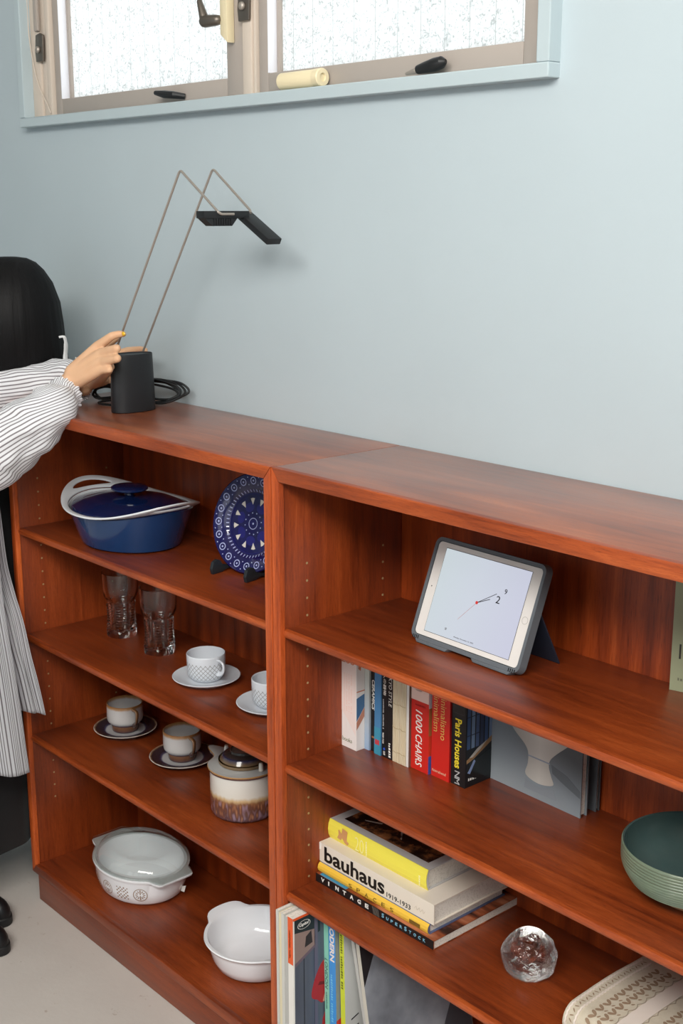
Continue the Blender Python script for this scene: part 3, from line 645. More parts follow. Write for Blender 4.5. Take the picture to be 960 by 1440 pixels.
# red books
t = book('book', 'red book lettered 1000 CHAIRS with a pink top on its spine', (.1782, .180, Z2), .0445, .135, .24, RED, group=GR, soft=True, board=.001)
patch('spine_print', rect(0, .1363, .0445, .24), on_spine(0, 0), PINK, t); text('1000', spine_down(.012, .1183), .043, .0165, WHITE, t, bold=.004, shear=.2); text('CHAIRS', spine_down(.012, .0703), .061, .0165, WHITE, t, bold=.004, shear=.2)
scribble(frame((.01, -.0004, .126), (1, 0, 0), (0, 0, 1)), .026, .004, DRED, t); bm = BM(); disc(bm, on_spine(.034, .168), .009); disc(bm, on_spine(.004, .172), .006); finish('spine_mark', bm, flat((206, 60, 70)), t, smooth=False); scribble(on_spine(.012, .155), .015, .003, GREYTX, t)
for z0, z1, cc in ((0, .035, (70, 90, 170)), (.035, .075, (214, 66, 44)), (.075, .128, (176, 116, 66)), (.128, .24, (206, 210, 218))): patch('cover_print', rect(0, z0, .02, z1), on_right(.0445, 0, 0), flat(cc), t)
t = book('book', 'red book with yellow lettering minimalismo on its spine', (.2262, .1845, Z2), .0445, .13, .24, RED, group=GR, board=.002)
text('minimalism', spine_down(.005, .1685), .080, .013, YEL, t, bold=-.01); text('minimalismo', spine_down(.0225, .169), .0925, .0135, YEL, t, bold=-.01); text('feierabend', on_spine(.003, .010), .034, .005, flat((236, 190, 160)), t)
patch('cover_print', rect(0, 0, .13, .24), on_right(.0445, 0, 0), DRED, t)
t = book('book', 'thick black book lettered Paris Houses in yellow, at the right end of the row', (.2722, .188, Z2), .0345, .115, .24, BLACK, group=GR, soft=True, board=.001)
text('Paris Houses', spine_down(.009, .1273), .094, .0155, YL, t, bold=.02); patch('spine_print', rect(.004, .137, .031, .172), on_spine(0, 0), flat((60, 56, 56)), t); patch('spine_print', rect(.005, .1378, .030, .171), on_spine(0, -.0), flat((34, 30, 32)), t, .0004)
text('N', spine_down(.010, .0275), .012, .012, flat((190, 190, 190)), t); text('M', spine_down(.010, .0145), .0115, .012, flat((190, 190, 190)), t)
fr_ = on_right(.0345, 0, 0); patch('cover_photo', rect(.002, .002, .114, .239), fr_, flat((22, 26, 30)), t, .00015)
fs_ = fr_ @ T(0, -.052, 0)
for k in range(8): patch('cover_photo', rect(.003 + k * .0115, .125 - k * .0, .0115 + k * .0115, .236), fs_, flat([(64, 90, 132), (120, 146, 180), (80, 100, 140), (54, 66, 96)][k % 4], .3), t, .0002)
for z in (.15, .185, .212): patch('cover_photo', rect(.003, z, .036, z + .0015), fs_, flat((34, 40, 56)), t, .0003)
patch('cover_photo', [(.003, .105), (.02, .112), (.08, .142), (.098, .16), (.11, .172), (.112, .158), (.10, .143), (.06, .122), (.02, .103), (.003, .098)], fs_, flat((156, 122, 84)), t, .0004)
patch('cover_photo', [(.010, .108), (.03, .121), (.055, .130), (.04, .119), (.018, .107)], fs_, flat((188, 186, 178)), t, .0005)
patch('cover_photo', rnd_([(.01, .098), (.035, .104), (.07, .114), (.10, .128), (.105, .095), (.09, .07), (.06, .062), (.03, .064), (.012, .075)]), fs_, flat((26, 32, 34), .2), t, .0004)
patch('cover_photo', [(.006, .028), (.012, .025), (.026, .046), (.022, .05)], fr_, flat((130, 150, 190)), t, .0005); scribble(on_right(.0345, .008, .012), .026, .007, WHITE, t); text('n', on_right(.0345, .013, .212), .009, .02, YL, t, bold=.06); text('n', on_right(.0345, .026, .215), .009, .012, YL, t, bold=.06)
# grey photo book shown cover-first, and a plain one behind it
GREYC = mat('grey_photo_cover', (120, 130, 138), .35); _g = NT(GREYC); _x = _g.xyz(_g.coord('Object')); _g.col(_g.ramp(_g.math('ADD', _g.math('MULTIPLY', _x[2], 2.3), _g.math('MULTIPLY', _x[1], .9)), [(.0, (158, 166, 172)), (.22, (136, 146, 153)), (.4, (84, 92, 96)), (.62, (66, 72, 74))]))
t = book('photo_book', 'grey book facing out with a photograph of a white footed bowl', (.303, .2745, Z2), .0185, .2115, .238, GREYC, rot=(0, 0, R(-91.5)), board=.0022)
BOWL = mat('photo_bowl_light', (186, 184, 178), .35); _g = NT(BOWL); _x = _g.xyz(_g.coord('Object')); _g.col(_g.ramp(_g.math('ADD', _g.math('MULTIPLY', _x[1], 3.2), .02), [(.12, (150, 148, 142)), (.4, (206, 203, 196)), (.7, (150, 146, 140))]))
ff = frame((.0187, 0, 0), (0, 1, 0), (0, 0, 1)); patch('cover_photo', rnd_([(.088, .038), (.118, .030), (.150, .038), (.146, .052), (.140, .068), (.142, .082), (.158, .10), (.19, .13), (.208, .16), (.21, .20), (.018, .20), (.03, .15), (.055, .115), (.083, .094), (.092, .08), (.092, .06)]), ff, BOWL, t)
patch('cover_photo', [(.145, .075), (.18, .066), (.21, .048), (.21, .035), (.17, .05), (.148, .06)], ff, flat((98, 106, 112)), t); patch('cover_photo', [(.088, .03), (.118, .024), (.152, .03), (.16, .012), (.085, .012)], ff, flat((140, 148, 155)), t, .00015); patch('cover_photo', rect(.092, .074, .142, .0765), ff, flat((150, 160, 176)), t, .0004)
book('photo_book', 'thin dark book leaning behind the grey bowl photo book', (.3045, .3035, Z2), .010, .2125, .225, flat((92, 96, 100)), rot=(0, 0, R(-91)))

# ---- stack on the third shelf; lying books: x along the spine, spine towards the room
def lying(name, label, loc, L, d, h, cover, rz=0, soft=False, board=.002, rnd=.0, pages=PAPER):
    # local: standing frame turned so that thickness points up (x->z, z->-x ... ) keep text frames in lying coordinates
    t = thing(name, label, 'book', loc, rz, 'books stacked flat on the third shelf'); b = board; bm = BM()
    q = frame((0, 0, 0), (0, 1, 0), (0, 0, 1))   # polygon in (y,z) extruded along +x
    if rnd: poly = [(d, 0), (rnd, 0), (.0005, h * .22), (-rnd * .25, h * .5), (.0005, h * .78), (rnd, h), (d, h), (d, h - b), (rnd + b, h - b), (rnd + b, b), (d, b)]
    else: poly = [(d, 0), (0, 0), (0, h), (d, h), (d, h - b), (b, h - b), (b, b), (d, b)]
    prism(bm, poly, q, L); finish('cover', bm, cover, t, smooth=False)
    bm = BM(); e = .001 if soft else .004; box(bm, e, L - e, b * 1.4 + rnd, d - e, b + .0001, h - b - .0001); finish('pages', bm, pages, t, smooth=False); return t
sp = lambda x, z, y=-.0004: frame((x, y, z), (1, 0, 0), (0, 0, 1))
tp = lambda h: frame((0, 0, h), (1, 0, 0), (0, 1, 0))
VC = mat('rust_print_cover', (120, 60, 36), .3); _g = NT(VC); _g.col(_g.ramp(_g.noise(_g.coord('Object', (3, 12, 12)), 3, 3), [(.35, (60, 36, 28)), (.5, (150, 78, 46)), (.65, (196, 130, 96))]))
t = lying('book', 'black spined book lettered VINTAGE, lowest of the stack', (.020, .0835, Z3), .318, .226, .0172, VC, soft=True, board=.0012)
patch('spine_print', rect(0, 0, .318, .0172), sp(0, 0), mat('black_spine', (30, 29, 29), .35), t, .0003)
for k, ch in enumerate('VINTAGE'): text(ch, sp(.016 + k * .0208, .0052, -.0008), .003 if ch == 'I' else .0095, .0085, WHITE, t, bold=.03)
for k, ch in enumerate('SUPERSTOCK'): text(ch, sp(.186 + k * .0118, .0055, -.0008), .006, .0082 if k in (0, 5) else .0058, flat((130, 190, 214)), t, bold=.02)
for k in range(5): patch('spine_print', [(.164 + k * .0035, .001), (.1652 + k * .0035, .001), (.1612 + k * .0035, .016), (.160 + k * .0035, .016)], sp(0, 0, -.0006), flat((120, 116, 108)), t)
patch('cover_print', rect(.010, .0005, .085, .012), tp(.0172), flat((70, 150, 196)), t)
SPY = mat('yellow_spine_cover', (236, 190, 68), .4)
t = lying('book', 'yellow spined book lettered SPACES in the stack', (.0215, .0885, Z3 + .0176), .297, .205, .0198, flat((96, 108, 146)), rnd=.0035)
bm = BM(); q = frame((-.0003, 0, 0), (0, 1, 0), (0, 0, 1)); prism(bm, [(.0042, -.0002), (.0002, .0044), (-.0012, .0099), (.0002, .0154), (.0042, .0200), (.0030, .0200), (-.0008, .0154), (-.0021, .0099), (-.0008, .0044), (.0030, -.0002)], q, .2976); finish('spine_wrap', bm, SPY, t, smooth=False)
for k, ch in enumerate('SPACES'): text(ch, sp(.090 + k * .0225, .007, -.0023), .0085, .0075, flat((96, 76, 40)), t, bold=-.012)
patch('spine_print', rect(.252, .006, .279, .0135), sp(0, 0, -.0022), flat((120, 92, 40)), t)
patch('cover_print', rect(.004, .012, .296, .2), frame((0, 0, .0199), (1, 0, 0), (0, 1, 0)), flat((112, 128, 168)), t, .0001)
BAU = mat('cream_linen_cover', (228, 218, 204), .6); t = lying('book', 'thick cream book lettered bauhaus 1919-1933 in the stack', (.0165, .0945, Z3 + .0380), .310, .198, .0398, BAU, board=.0022)
text('bauhaus', sp(.016, .0045), .168, .031, INK, t, bold=.022); text('1919-1933', sp(.190, .0045), .062, .0095, INK, t, bold=.002)
bm = BM()
for k in range(3): tube(bm, smooth_path([(.262 + k * .008, -.0003, .013), (.266 + k * .008, -.0003, .019), (.268 + k * .008, -.0003, .012), (.272 + k * .008, -.0003, .017)], 4), .0003, 4)
finish('spine_emblem', bm, flat((190, 178, 160)), t)
patch('worn_corner', [(0, .024), (.006, .026), (.008, .039), (0, .0395)], sp(0, 0), flat((246, 242, 236)), t, .0004)
GREYBK = mat('grey_box_cover', (196, 194, 194), .45); t = lying('book', 'thick yellow spined book with a brown photo, topmost of the stack', (.0085, .1185, Z3 + .0780), .276, .125, .0402, GREYBK, board=.0022, rnd=.003)
YSP = mat('lemon_spine', (240, 226, 84), .45)
bm = BM(); q = frame((-.0003, 0, 0), (0, 1, 0), (0, 0, 1)); prism(bm, [(.004, .0), (.0004, .009), (-.0012, .02), (.0004, .031), (.004, .0404), (.0028, .0404), (-.0012, .031), (-.0026, .02), (-.0012, .009), (.0028, .0)], q, .2766); finish('spine_wrap', bm, YSP, t, smooth=False)
patch('spine_print', [(.037, .012), (.047, .010), (.051, .016), (.058, .009), (.066, .006), (.070, .012), (.064, .015), (.066, .034), (.052, .037), (.049, .024), (.043, .030), (.040, .029), (.041, .020)], sp(0, 0, -.0027), flat((206, 152, 100)), t, .0003)
text('20', frame((.088, -.0030, .006), (1, 0, 0), (0, 0, 1)), .024, .028, flat((250, 244, 170)), t, bold=-.02); scribble(frame((.121, -.0030, .006), (0, 0, 1), (-1, 0, 0)), .028, .004, flat((250, 246, 190)), t); scribble(frame((.262, -.0030, .006), (0, 0, 1), (-1, 0, 0)), .018, .004, flat((250, 246, 190)), t)
PHO = mat('brown_photo', (70, 44, 28), .25); _g = NT(PHO); _v = _g.coord('Object', (1, 1, 1)); _g.col(_g.ramp(_g.noise(_v, 26, 5, .6), [(.4, (24, 19, 18)), (.5, (70, 46, 34)), (.58, (140, 88, 52)), (.72, (158, 104, 66))]))
patch('cover_photo', rect(.030, .022, .258, .122), tp(.0402), PHO, t, .0003)
for a, b, c_ in (((.060, .048), (.095, .060), (.094, .064)), ((.16, .046), (.135, .072), (.143, .073))): patch('cover_photo', [a, (a[0] + .005, a[1] - .001), b, c_], tp(.0402), flat((196, 186, 176)), t, .0005)

# green photo book standing at the right edge
GRB = mat('sage_cloth_cover', (152, 158, 128), .6); _g = NT(GRB); _g.bump(_g.noise(_g.coord('Object', (1, 4, 1)), 400, 2), .2, .0005)
t = book('photo_book', 'sage green book standing face out at the right edge of the top shelf', (.6475, .300, Z1), .020, .22, .262, GRB, rot=(R(0), 0, R(-76)), board=.002)
ff = frame((.0202, .0, 0), (0, 1, 0), (0, 0, 1)); patch('cover_photo', rect(.024, .045, .034, .26), ff, flat((176, 180, 164)), t, .00015); text('IN', frame((.0204, .0125, .054), (0, 1, 0), (0, 0, 1)), .033, .024, flat((40, 40, 34)), t, bold=-.012); scribble(frame((.0204, .0125, .018), (0, 1, 0), (0, 0, 1)), .08, .006, flat((110, 112, 92)), t)

# ------------------------------------------------------------------ tablet
TT = R(20.73)
t = thing('tablet', 'white tablet showing a clock face, propped up in a grey case', 'tablet', (.217, .1479, .9885), rz=R(-1.55))
m0 = MX.Rotation(-TT, 4, 'X')    # local: x along the lower edge, z up the slope, y back
TW, TH = .2403, .167
def tob(name, bm, m, par, **k):
    bmesh.ops.transform(bm, matrix=m0, verts=bm.verts); return finish(name, bm, m, par, **k)
def rrect(x0, z0, x1, z1, r, n=6):
    out = []
    for cx, cz, a in ((x1 - r, z1 - r, 0), (x0 + r, z1 - r, 90), (x0 + r, z0 + r, 180), (x1 - r, z0 + r, 270)): out += [(cx + r * cos(R(a + 90 * k / n)), cz + r * sin(R(a + 90 * k / n))) for k in range(n + 1)]
    return out
CASE = mat('grey_rubber_case', (98, 104, 110), .55); NAVY = mat('navy_cover_flap', (34, 42, 58), .6); TWH = mat('tablet_white_front', (226, 222, 218), .15, coat=.3)
xz = lambda y: frame((0, y, 0), (1, 0, 0), (0, 0, 1))      # polygon (x,z), extruded towards -y
bm = BM(); a = rrect(-.0085, -.0095, TW + .0085, TH + .0085, .014); b = rrect(-.001, -.001, TW + .001, TH + .001, .009); n = len(a)
rings = [[V((x, y, z)) for x, z in p] for p, y in ((b, .0015), (b, -.0035), (a, -.0035), (a, .012), (b, .014), (b, .0105))]
rings[2] = [p + (V((TW / 2, p.y, TH / 2)) - p) * .012 for p in rings[2]]
loft(bm, rings, cap=(False, False)); bm.faces.new([v for v in bm.verts if v.index < 0][:0]) if False else None
case = tob('case_frame', bm, CASE, t, label='grey rubber case')
bm = BM(); prism(bm, rrect(-.002, -.002, TW + .002, TH + .002, .008), xz(.0125), .002); tob('case_back', bm, CASE, t)
for x0, x1 in ((.006, .088), (.142, .232)):
    bm = BM(); prism(bm, [(x0, -.0085), (x0 + .006, -.0145), (x1 - .006, -.0145), (x1, -.0085)], xz(.013), .017, bev=.001); tob('case_foot', bm, CASE, t)
bm = BM()
for x0 in (-.0045, .2215):
    for k in range(4): prism(bm, rect(x0 + .004 + k * .0042, -.0085, x0 + .0058 + k * .0042, -.0025), xz(-.0032), .0008)
tob('case_slots', bm, INK, case, smooth=False, kind='stuff')
bm = BM(); prism(bm, rrect(0, 0, TW, TH, .008), xz(.008), .0095); scr = tob('front_glass', bm, TWH, t, smooth=False)
bm = BM(); prism(bm, rect(.0205, .0085, TW - .0205, TH - .0085), xz(-.0014), .0004); tob('screen_edge', bm, INK, t, smooth=False)
SCR = mat('lit_screen', (203, 206, 224), .12, emit=.9); SCR.node_tree.nodes['Principled BSDF'].inputs['Base Color'].default_value = (.04, .04, .045, 1)
_g = NT(SCR); _x = _g.xyz(_g.coord('Object')); _e = _g.ramp(_g.math('ADD', _g.math('MULTIPLY', _x[0], 3.4), _g.math('MULTIPLY', _x[2], -.6)), [(.0, (206, 217, 222)), (.3, (208, 215, 226)), (.7, (205, 207, 226))]); SCR.node_tree.links.new(_e, SCR.node_tree.nodes['Principled BSDF'].inputs['Emission Color'])
bm = BM(); prism(bm, rect(.0212, .0092, TW - .0212, TH - .0092), xz(-.0018), .0003); screen = tob('screen', bm, SCR, t, smooth=False)
F2 = lambda x, z, y=-.0023: m0 @ frame((x, y, z), (1, 0, 0), (0, 0, 1))
CX, CZ = .1212, .0825
def hand(x0, z0, x1, z1, w, m, nm='clock_hand'):
    d = V((x1 - x0, z1 - z0)); nn = V((-d.y, d.x)).normalized() * w; bm = BM()
    prism(bm, [(x0 - nn.x, z0 - nn.y), (x1 - nn.x, z1 - nn.y), (x1 + nn.x, z1 + nn.y), (x0 + nn.x, z0 + nn.y)], F2(0, 0), .0002); finish(nm, bm, m, screen, smooth=False)
HK = flat((60, 60, 66)); hand(CX, CZ, .1585, .1065, .0005, HK); hand(CX, CZ, .1475, .0945, .0006, HK); hand(CX, CZ, .0895, .0455, .0004, flat((190, 160, 166)))
bm = BM(); disc(bm, F2(CX, CZ), .0028, h=.0004); finish('clock_hub', bm, flat((206, 60, 56)), screen, smooth=False)
text('2', F2(.1605, .0915), .0085, .0125, INK, screen); text('9', F2(.1735, .1100), .0055, .0085, INK, screen); text('38', F2(.067, .0215), .0042, .0042, flat((110, 112, 116)), screen)
text('Monday, December 12, 2022', F2(.092, .0055 + .008), .046, .0028, flat((110, 112, 120)), screen)
bm = BM(); ring_flat(bm, m0 @ frame((TW - .0098, -.0017, TH * .47), (1, 0, 0), (0, 0, 1)), .0056, .0064, 28); finish('home_button', bm, flat((176, 172, 168)), scr, smooth=False)
bm = BM(); disc(bm, m0 @ frame((.0098, -.0017, TH * .52), (1, 0, 0), (0, 0, 1)), .0011); finish('camera_dot', bm, INK, scr, smooth=False)
bm = BM(); top = m0 @ V((0, .0145, .095)); zb = Z1 - .9885 + .0008
for x0, x1 in ((.02, TW + .004),): loft(bm, [[(x0, top.y, top.z), (x0, top.y + .052, zb), (x0, top.y + .054, zb + .001), (x0, top.y + .0025, top.z + .001)], [(x1, top.y, top.z), (x1, top.y + .052, zb), (x1, top.y + .054, zb + .001), (x1, top.y + .0025, top.z + .001)]])
finish('kickstand_flap', bm, NAVY, t, smooth=False, label='navy folding cover flap')

# ------------------------------------------------------------------ bowl, votive, textile
GRN = mat('green_celadon_glaze', (112, 134, 118), .28, coat=.3); _g = NT(GRN); _u = _g.xyz(_g.coord('UV')); _v = _g.coord('Object')
_g.col(_g.mix(_g.noise(_v, 40, 4), (92, 108, 92), (116, 126, 104))); INN = mat('teal_inner_glaze', (76, 108, 112), .25, coat=.4); _g = NT(INN); _g.col(_g.mix(_g.noise(_g.coord('Object'), 18, 4), (60, 84, 86), (82, 102, 98)))
t = thing('bowl', 'green reeded stoneware footed bowl on the second shelf at the right edge', 'bowl', (.7815, .1789, Z2))
prof = [(.0515, .004), (.0505, .012), (.056, .0165), (.072, .019), (.088, .025)]
for k in range(11): z = .029 + k * .0046; r = .0945 + .0135 * math.sin(min(1, k / 7) * pi / 2); prof += [(r + .0007, z), (r + .0007, z + .0026), (r - .0004, z + .0036)]
prof += [(.1085, .0805), (.1085, .0835), (.1065, .085)]
bm = BM(); lathe(bm, prof, 96, cap=(True, False)); finish('bowl_wall', bm, GRN, t, ang=60)
bm = BM(); lathe(bm, [(.1065, .085), (.1045, .0835), (.1035, .07), (.098, .046), (.084, .033), (.05, .026), (.01, .0255)], 96, cap=(False, True)); finish('bowl_inside', bm, INN, t)
bm = BM(); lathe(bm, [(.042, 0), (.0505, 0), (.0515, .004), (.042, .0042)], 64); finish('unglazed_foot', bm, mat('bare_clay', (190, 140, 104), .8), t)
t = thing('votive_holder', 'lumpy clear glass candle holder beside the stacked books', 'candle holder', (.4915, .158, Z3)); bm = BM()
prof = [(.026, 0), (.033, .001), (.041, .010), (.0462, .024), (.0468, .036), (.0435, .050), (.037, .060), (.0285, .0685), (.0245, .0715), (.0215, .0712), (.0205, .066), (.0225, .056), (.0235, .044), (.021, .034), (.012, .0305)]
def lump(a, i, z):
    k = 2.2 if i > 8 else 1; return 1 + .05 * k * NZ.noise(V((cos(a) * 2.2, sin(a) * 2.2, z * 60))) + .035 * NZ.noise(V((cos(a) * 6, sin(a) * 6, z * 160 + 5)))
lathe(bm, [p for a, b in zip(prof, prof[1:]) for p in (a, ((a[0] + b[0]) / 2, (a[1] + b[1]) / 2))] + [prof[-1]], 72, mod=lump)
LUMP = mat('rippled_glass', (.98, .985, .98), .01, trans=1, ior=1.5); _g = NT(LUMP); _g.bump(_g.noise(_g.coord('Object'), 75, 3), .7, .006); finish('glass_body', bm, LUMP, t, ang=80)

CLO = mat('woven_beige_cloth', (196, 184, 164), .85, sheen=.3); _g = NT(CLO); _g.col(_g.mix(_g.noise(_g.coord('Object'), 90, 3), (186, 174, 152), (208, 198, 180))); _g.bump(_g.noise(_g.coord('Object', (1, 1, 1)), 700, 2), .4, .001)
CLW = mat('white_woven_band', (222, 210, 200), .85); CLB = mat('brown_woven_leaf', (148, 124, 102), .9); CLG = mat('grey_woven_line', (160, 148, 132), .9)
t = thing('folded_blanket', 'folded beige blanket with woven leaf bands, below the green bowl', 'blanket', (.640, .062, Z3)); bm = BM(); n = 26
def surf(x, s):
    # s along the fold: front edge rounds over, then runs back
    R0 = .027; hz = .0545 + .0015 * sin(x * 30) ; 
    if s < .085: a = s / .085 * pi; y = R0 * (1 - sin(a)); z = hz / 2 - hz / 2 * cos(a)
    else: y = R0 + (s - .085); z = hz + .0025 * sin((s - .085) * 22)
    return V((x, y - .004 * NZ.noise(V((x * 9, s * 5, 0))), z + .0022 * NZ.noise(V((x * 8, s * 9, 3)))))
loft(bm, [[surf(.34 * i / 30, .27 * j / 34) for j in range(35)] + [V((.34 * i / 30, .21, .0005)), V((.34 * i / 30, .03, .0005))] for i in range(31)])
finish('cloth', bm, CLO, t, ang=60)
def strip(name, pts, w, m, h=.0009):
    bm = BM(); up = [p[0] for p in pts]; rings = []
    for x, s in pts:
        p = surf(x, s); e = surf(x, s + .002) - surf(x, s - .002); nrm = V((1, 0, 0)).cross(e).normalized(); rings.append([p + V((-w, 0, 0)) + nrm * h, p + V((w, 0, 0)) + nrm * h, p + V((w, 0, 0)) - nrm * .001, p + V((-w, 0, 0)) - nrm * .001])
    loft(bm, rings); finish(name, bm, m, t)
S = [.03 + .23 * k / 60 for k in range(61)]
for k, x in enumerate((.006, .0235)): strip('stitched_cord', [(x + (.0007 if j % 2 else -.0007), s) for j, s in enumerate(S)], .0016, CLW, .0016)
for x in (.096, .208): strip('plain_band', [(x, s) for s in S], .0135, CLW)
for x0, sg in ((.078, 1), (.114, -1), (.190, 1), (.226, -1)): strip('scallop_line', [(x0 + sg * .0045 * abs(sin(s * 130)), s) for s in [.03 + .23 * k / 150 for k in range(151)]], .0007, CLG)
bm = BM()
def leaf(x, s, ang, L=.0135, w=.0060):
    pts = []
    for k in range(10):
        a = 2 * pi * k / 10; u, v = L * .5 * cos(a), w * .5 * sin(a) * (1 - .25 * cos(a)); pts.append((x + u * cos(ang) - v * sin(ang), s + u * sin(ang) + v * cos(ang)))
    vs = [bm.verts.new(surf(px_, ps_) + V((0, -.0004, .0008))) for px_, ps_ in pts]; bm.faces.new(vs)
for x0 in (.0345, .1245, .236):
    for row in range(2):
        for k in range(12):
            s = .036 + k * .0185 + row * .006; x = x0 + .011 + row * .019
            leaf(x, s, R(35)); leaf(x - .001, s + .0078, R(-30)); leaf(x + .0095, s + .005, R(60), .007, .0028)
for k in range(28): leaf(.0148, .034 + k * .0082, R(20 if k % 2 else -40), .008, .0022)
finish('leaf_pattern', bm, CLB, t, smooth=False, kind='stuff')

# ------------------------------------------------------------------ records and magazines on the bottom shelf
LP = 'records and magazines on the bottom shelf'
def mag(label, x, y, w, d, h, cover, tilt=0, yaw=0, **k): return book('magazine', label, (x, y, ZB), w, d, h, cover, rot=(0, R(tilt), R(yaw)), group=LP, soft=True, board=.0005, cat='magazine', **k)
PLA = mat('worn_plastic_sleeve', (206, 204, 198), .3); CRM = mat('cream_sleeve', (222, 210, 178), .6); GSL = mat('grey_sleeve', (184, 182, 178), .5)
def sleeve(label, x, y, w, h, m):
    return book('record_sleeve', label, (x, y, ZB), w, .305, h, m, group='record sleeves at the left end', soft=True, board=.0004, cat='record')
sleeve('clear plastic record sleeve against the bookcase upright', .0246, -.0205, .0070, .331, PLA); sleeve('cream record sleeve, second from the upright', .0322, -.0195, .0078, .328, CRM); sleeve('thin plastic record sleeve, third from the upright', .0406, -.0205, .0080, .331, PLA); sleeve('grey record sleeve just before the orange edged one', .0492, -.0195, .0096, .329, GSL)
DOOR = mat('blue_door_photo', (74, 82, 98), .3); _g = NT(DOOR); _x = _g.xyz(_g.coord('Object')); _st = _g.math('PINGPONG', _x[1], .013)
_g.col(_g.mix(_g.math('LESS_THAN', _st, .0012), _g.mix(_g.noise(_g.coord('Object', (1, 6, 1)), 9, 3), (70, 78, 94), (104, 110, 124)), (44, 48, 60)))
RW, RH = .0148, .332
t = book('record', 'record in an orange edged sleeve with a red coat on its cover photo', (.0596, -.02, ZB), RW, .315, RH, mat('white_record_sleeve', (232, 228, 222), .4), group=LP, soft=True, board=.0005, cat='record')
rf = on_right(RW, 0, 0); OR = mat('orange_sleeve_edge', (226, 92, 42), .4); pp = lambda q, m, h=.0003: patch('cover_photo', q, rf, m, t, h)
patch('sleeve_edge', rect(0, .235, RW, RH), on_spine(0, 0), OR, t); scribble(spine_down(.004, .305), .055, .004, WHITE, t)
pp(rect(.003, .003, .306, RH - .005), DOOR, .0002)
pp([(.003, .312), (.003, .268), (.066, .282), (.066, RH - .005), (.003, RH - .005)], flat((36, 48, 52)), .0003)
pp([(.003, .236), (.053, .258), (.053, .292), (.003, .300)], flat((150, 128, 122)), .0004); pp([(.028, .262), (.047, .266), (.044, .292), (.031, .284)], flat((48, 42, 44)), .0005); pp([(.003, .228), (.055, .254), (.055, .260), (.003, .236)], flat((112, 96, 108)), .0005)
pp(rect(.052, .003, .060, RH - .005), flat((104, 100, 118)), .0004); pp(rect(0, RH - .005, .315, RH), OR, .0003); pp(rect(0, 0, .003, RH), WHITE, .00025)
bm = BM(); ring_flat(bm, rf @ T(.026, .312, .0005), .0082, .0089, 32, sx=1.75); finish('label_logo', bm, WHITE, t, smooth=False); text('Capitol', rf @ T(.0145, .3080, .0006), .0235, .0085, WHITE, t, bold=.01, shear=.35)
COAT = mat('red_coat_print', (176, 44, 48), .4)
pp(rnd_([(.044, .155), (.047, .144), (.058, .137), (.069, .126), (.085, .124), (.2, .10), (.2, .25), (.12, .245), (.085, .222), (.070, .212), (.058, .196), (.050, .178)]), COAT, .0006); pp([(.060, .0), (.2, .0), (.2, .12), (.085, .12), (.072, .09)], COAT, .0006); pp([(.072, .128), (.082, .124), (.084, .142), (.076, .142)], flat((206, 156, 136)), .0008); pp([(.060, .168), (.088, .160), (.088, .166), (.064, .174)], flat((120, 28, 34)), .0008)
MINT = mat('mint_spine', (142, 206, 186), .4); t = mag('thin mint green magazine lettered LONDON on its spine', .0800, .055, .0125, .235, .322, MINT, -1.0)
text('LONDON', spine_down(.0025, .2228), .065, .008, flat((40, 90, 84)), t, bold=-.01, shear=.2); scribble(spine_down(.004, .15), .04, .004, flat((70, 120, 110)), t)
MODB = mat('azure_spine', (72, 150, 220), .4); t = mag('blue magazine lettered MODERN on its spine', .0950, .055, .0185, .235, .324, MODB, -1.2)
text('MODERN', spine_down(.0035, .309), .0845, .0125, flat((244, 232, 226)), t, bold=.03); scribble(spine_down(.0045, .195), .10, .006, flat((120, 196, 236)), t)
patch('cover_print', rect(0, .0, .235, .324), on_right(.0185, 0, 0), flat((138, 144, 148)), t); patch('cover_print', [(0, .10), (.03, .11), (.03, .0), (0, 0)], on_right(.0185, 0, 0), flat((196, 50, 50)), t, .0003)
LIM = mat('lime_spine', (206, 214, 62), .4); t = mag('lime yellow magazine spine with a white cover, after the blue one', .1175, .064, .0125, .225, .32, LIM, -1.6)
scribble(spine_down(.003, .30), .13, .006, flat((110, 116, 40)), t); fr2 = on_right(.0125, 0, 0); patch('cover_print', rect(0, 0, .225, .32), fr2, flat((206, 208, 206)), t); patch('cover_print', [(0, .285), (.03, .295), (.03, .32), (0, .32)], fr2, flat((30, 30, 34)), t, .0004)
for k in range(4): patch('cover_print', [(.015, .10 - k * .022), (.034, .106 - k * .022), (.034, .109 - k * .022), (.015, .103 - k * .022)], fr2, INK, t, .0004)
t = mag('thin pale grey magazine leaning to the left', .188, .078, .0085, .222, .30, flat((196, 194, 190)), -12.5)
t = mag('leaning magazine with a black spine and small white lettering', .200, .080, .0120, .222, .30, flat((32, 31, 33)), -12.5); text('KEEPER', spine_down(.0035, .290), .04, .0055, WHITE, t, bold=.02); patch('spine_print', rect(0, 0, .012, .235), on_spine(0, 0), flat((202, 196, 184)), t)
GM = mat('grey_photo_print', (130, 134, 140), .3); _g = NT(GM); _g.col(_g.ramp(_g.noise(_g.coord('Object', (1, 1.5, 1.5)), 7, 4), [(.3, (104, 108, 116)), (.5, (132, 137, 145)), (.75, (162, 166, 174))]))
t = mag('large grey photo magazine leaning on the others, cover towards the room', .2245, .052, .0115, .235, .305, flat((206, 200, 188)), -13, -8); fr3 = on_right(.0115, 0, 0); patch('cover_print', rect(.0, .0, .234, .304), fr3, GM, t); patch('cover_print', [(0, .215), (.045, .30), (.06, .304), (0, .304)], fr3, flat((34, 33, 36)), t, .0004); patch('cover_print', [(.135, .0), (.234, .0), (.234, .17), (.21, .165), (.17, .09)], fr3, flat((70, 72, 78)), t, .0004)
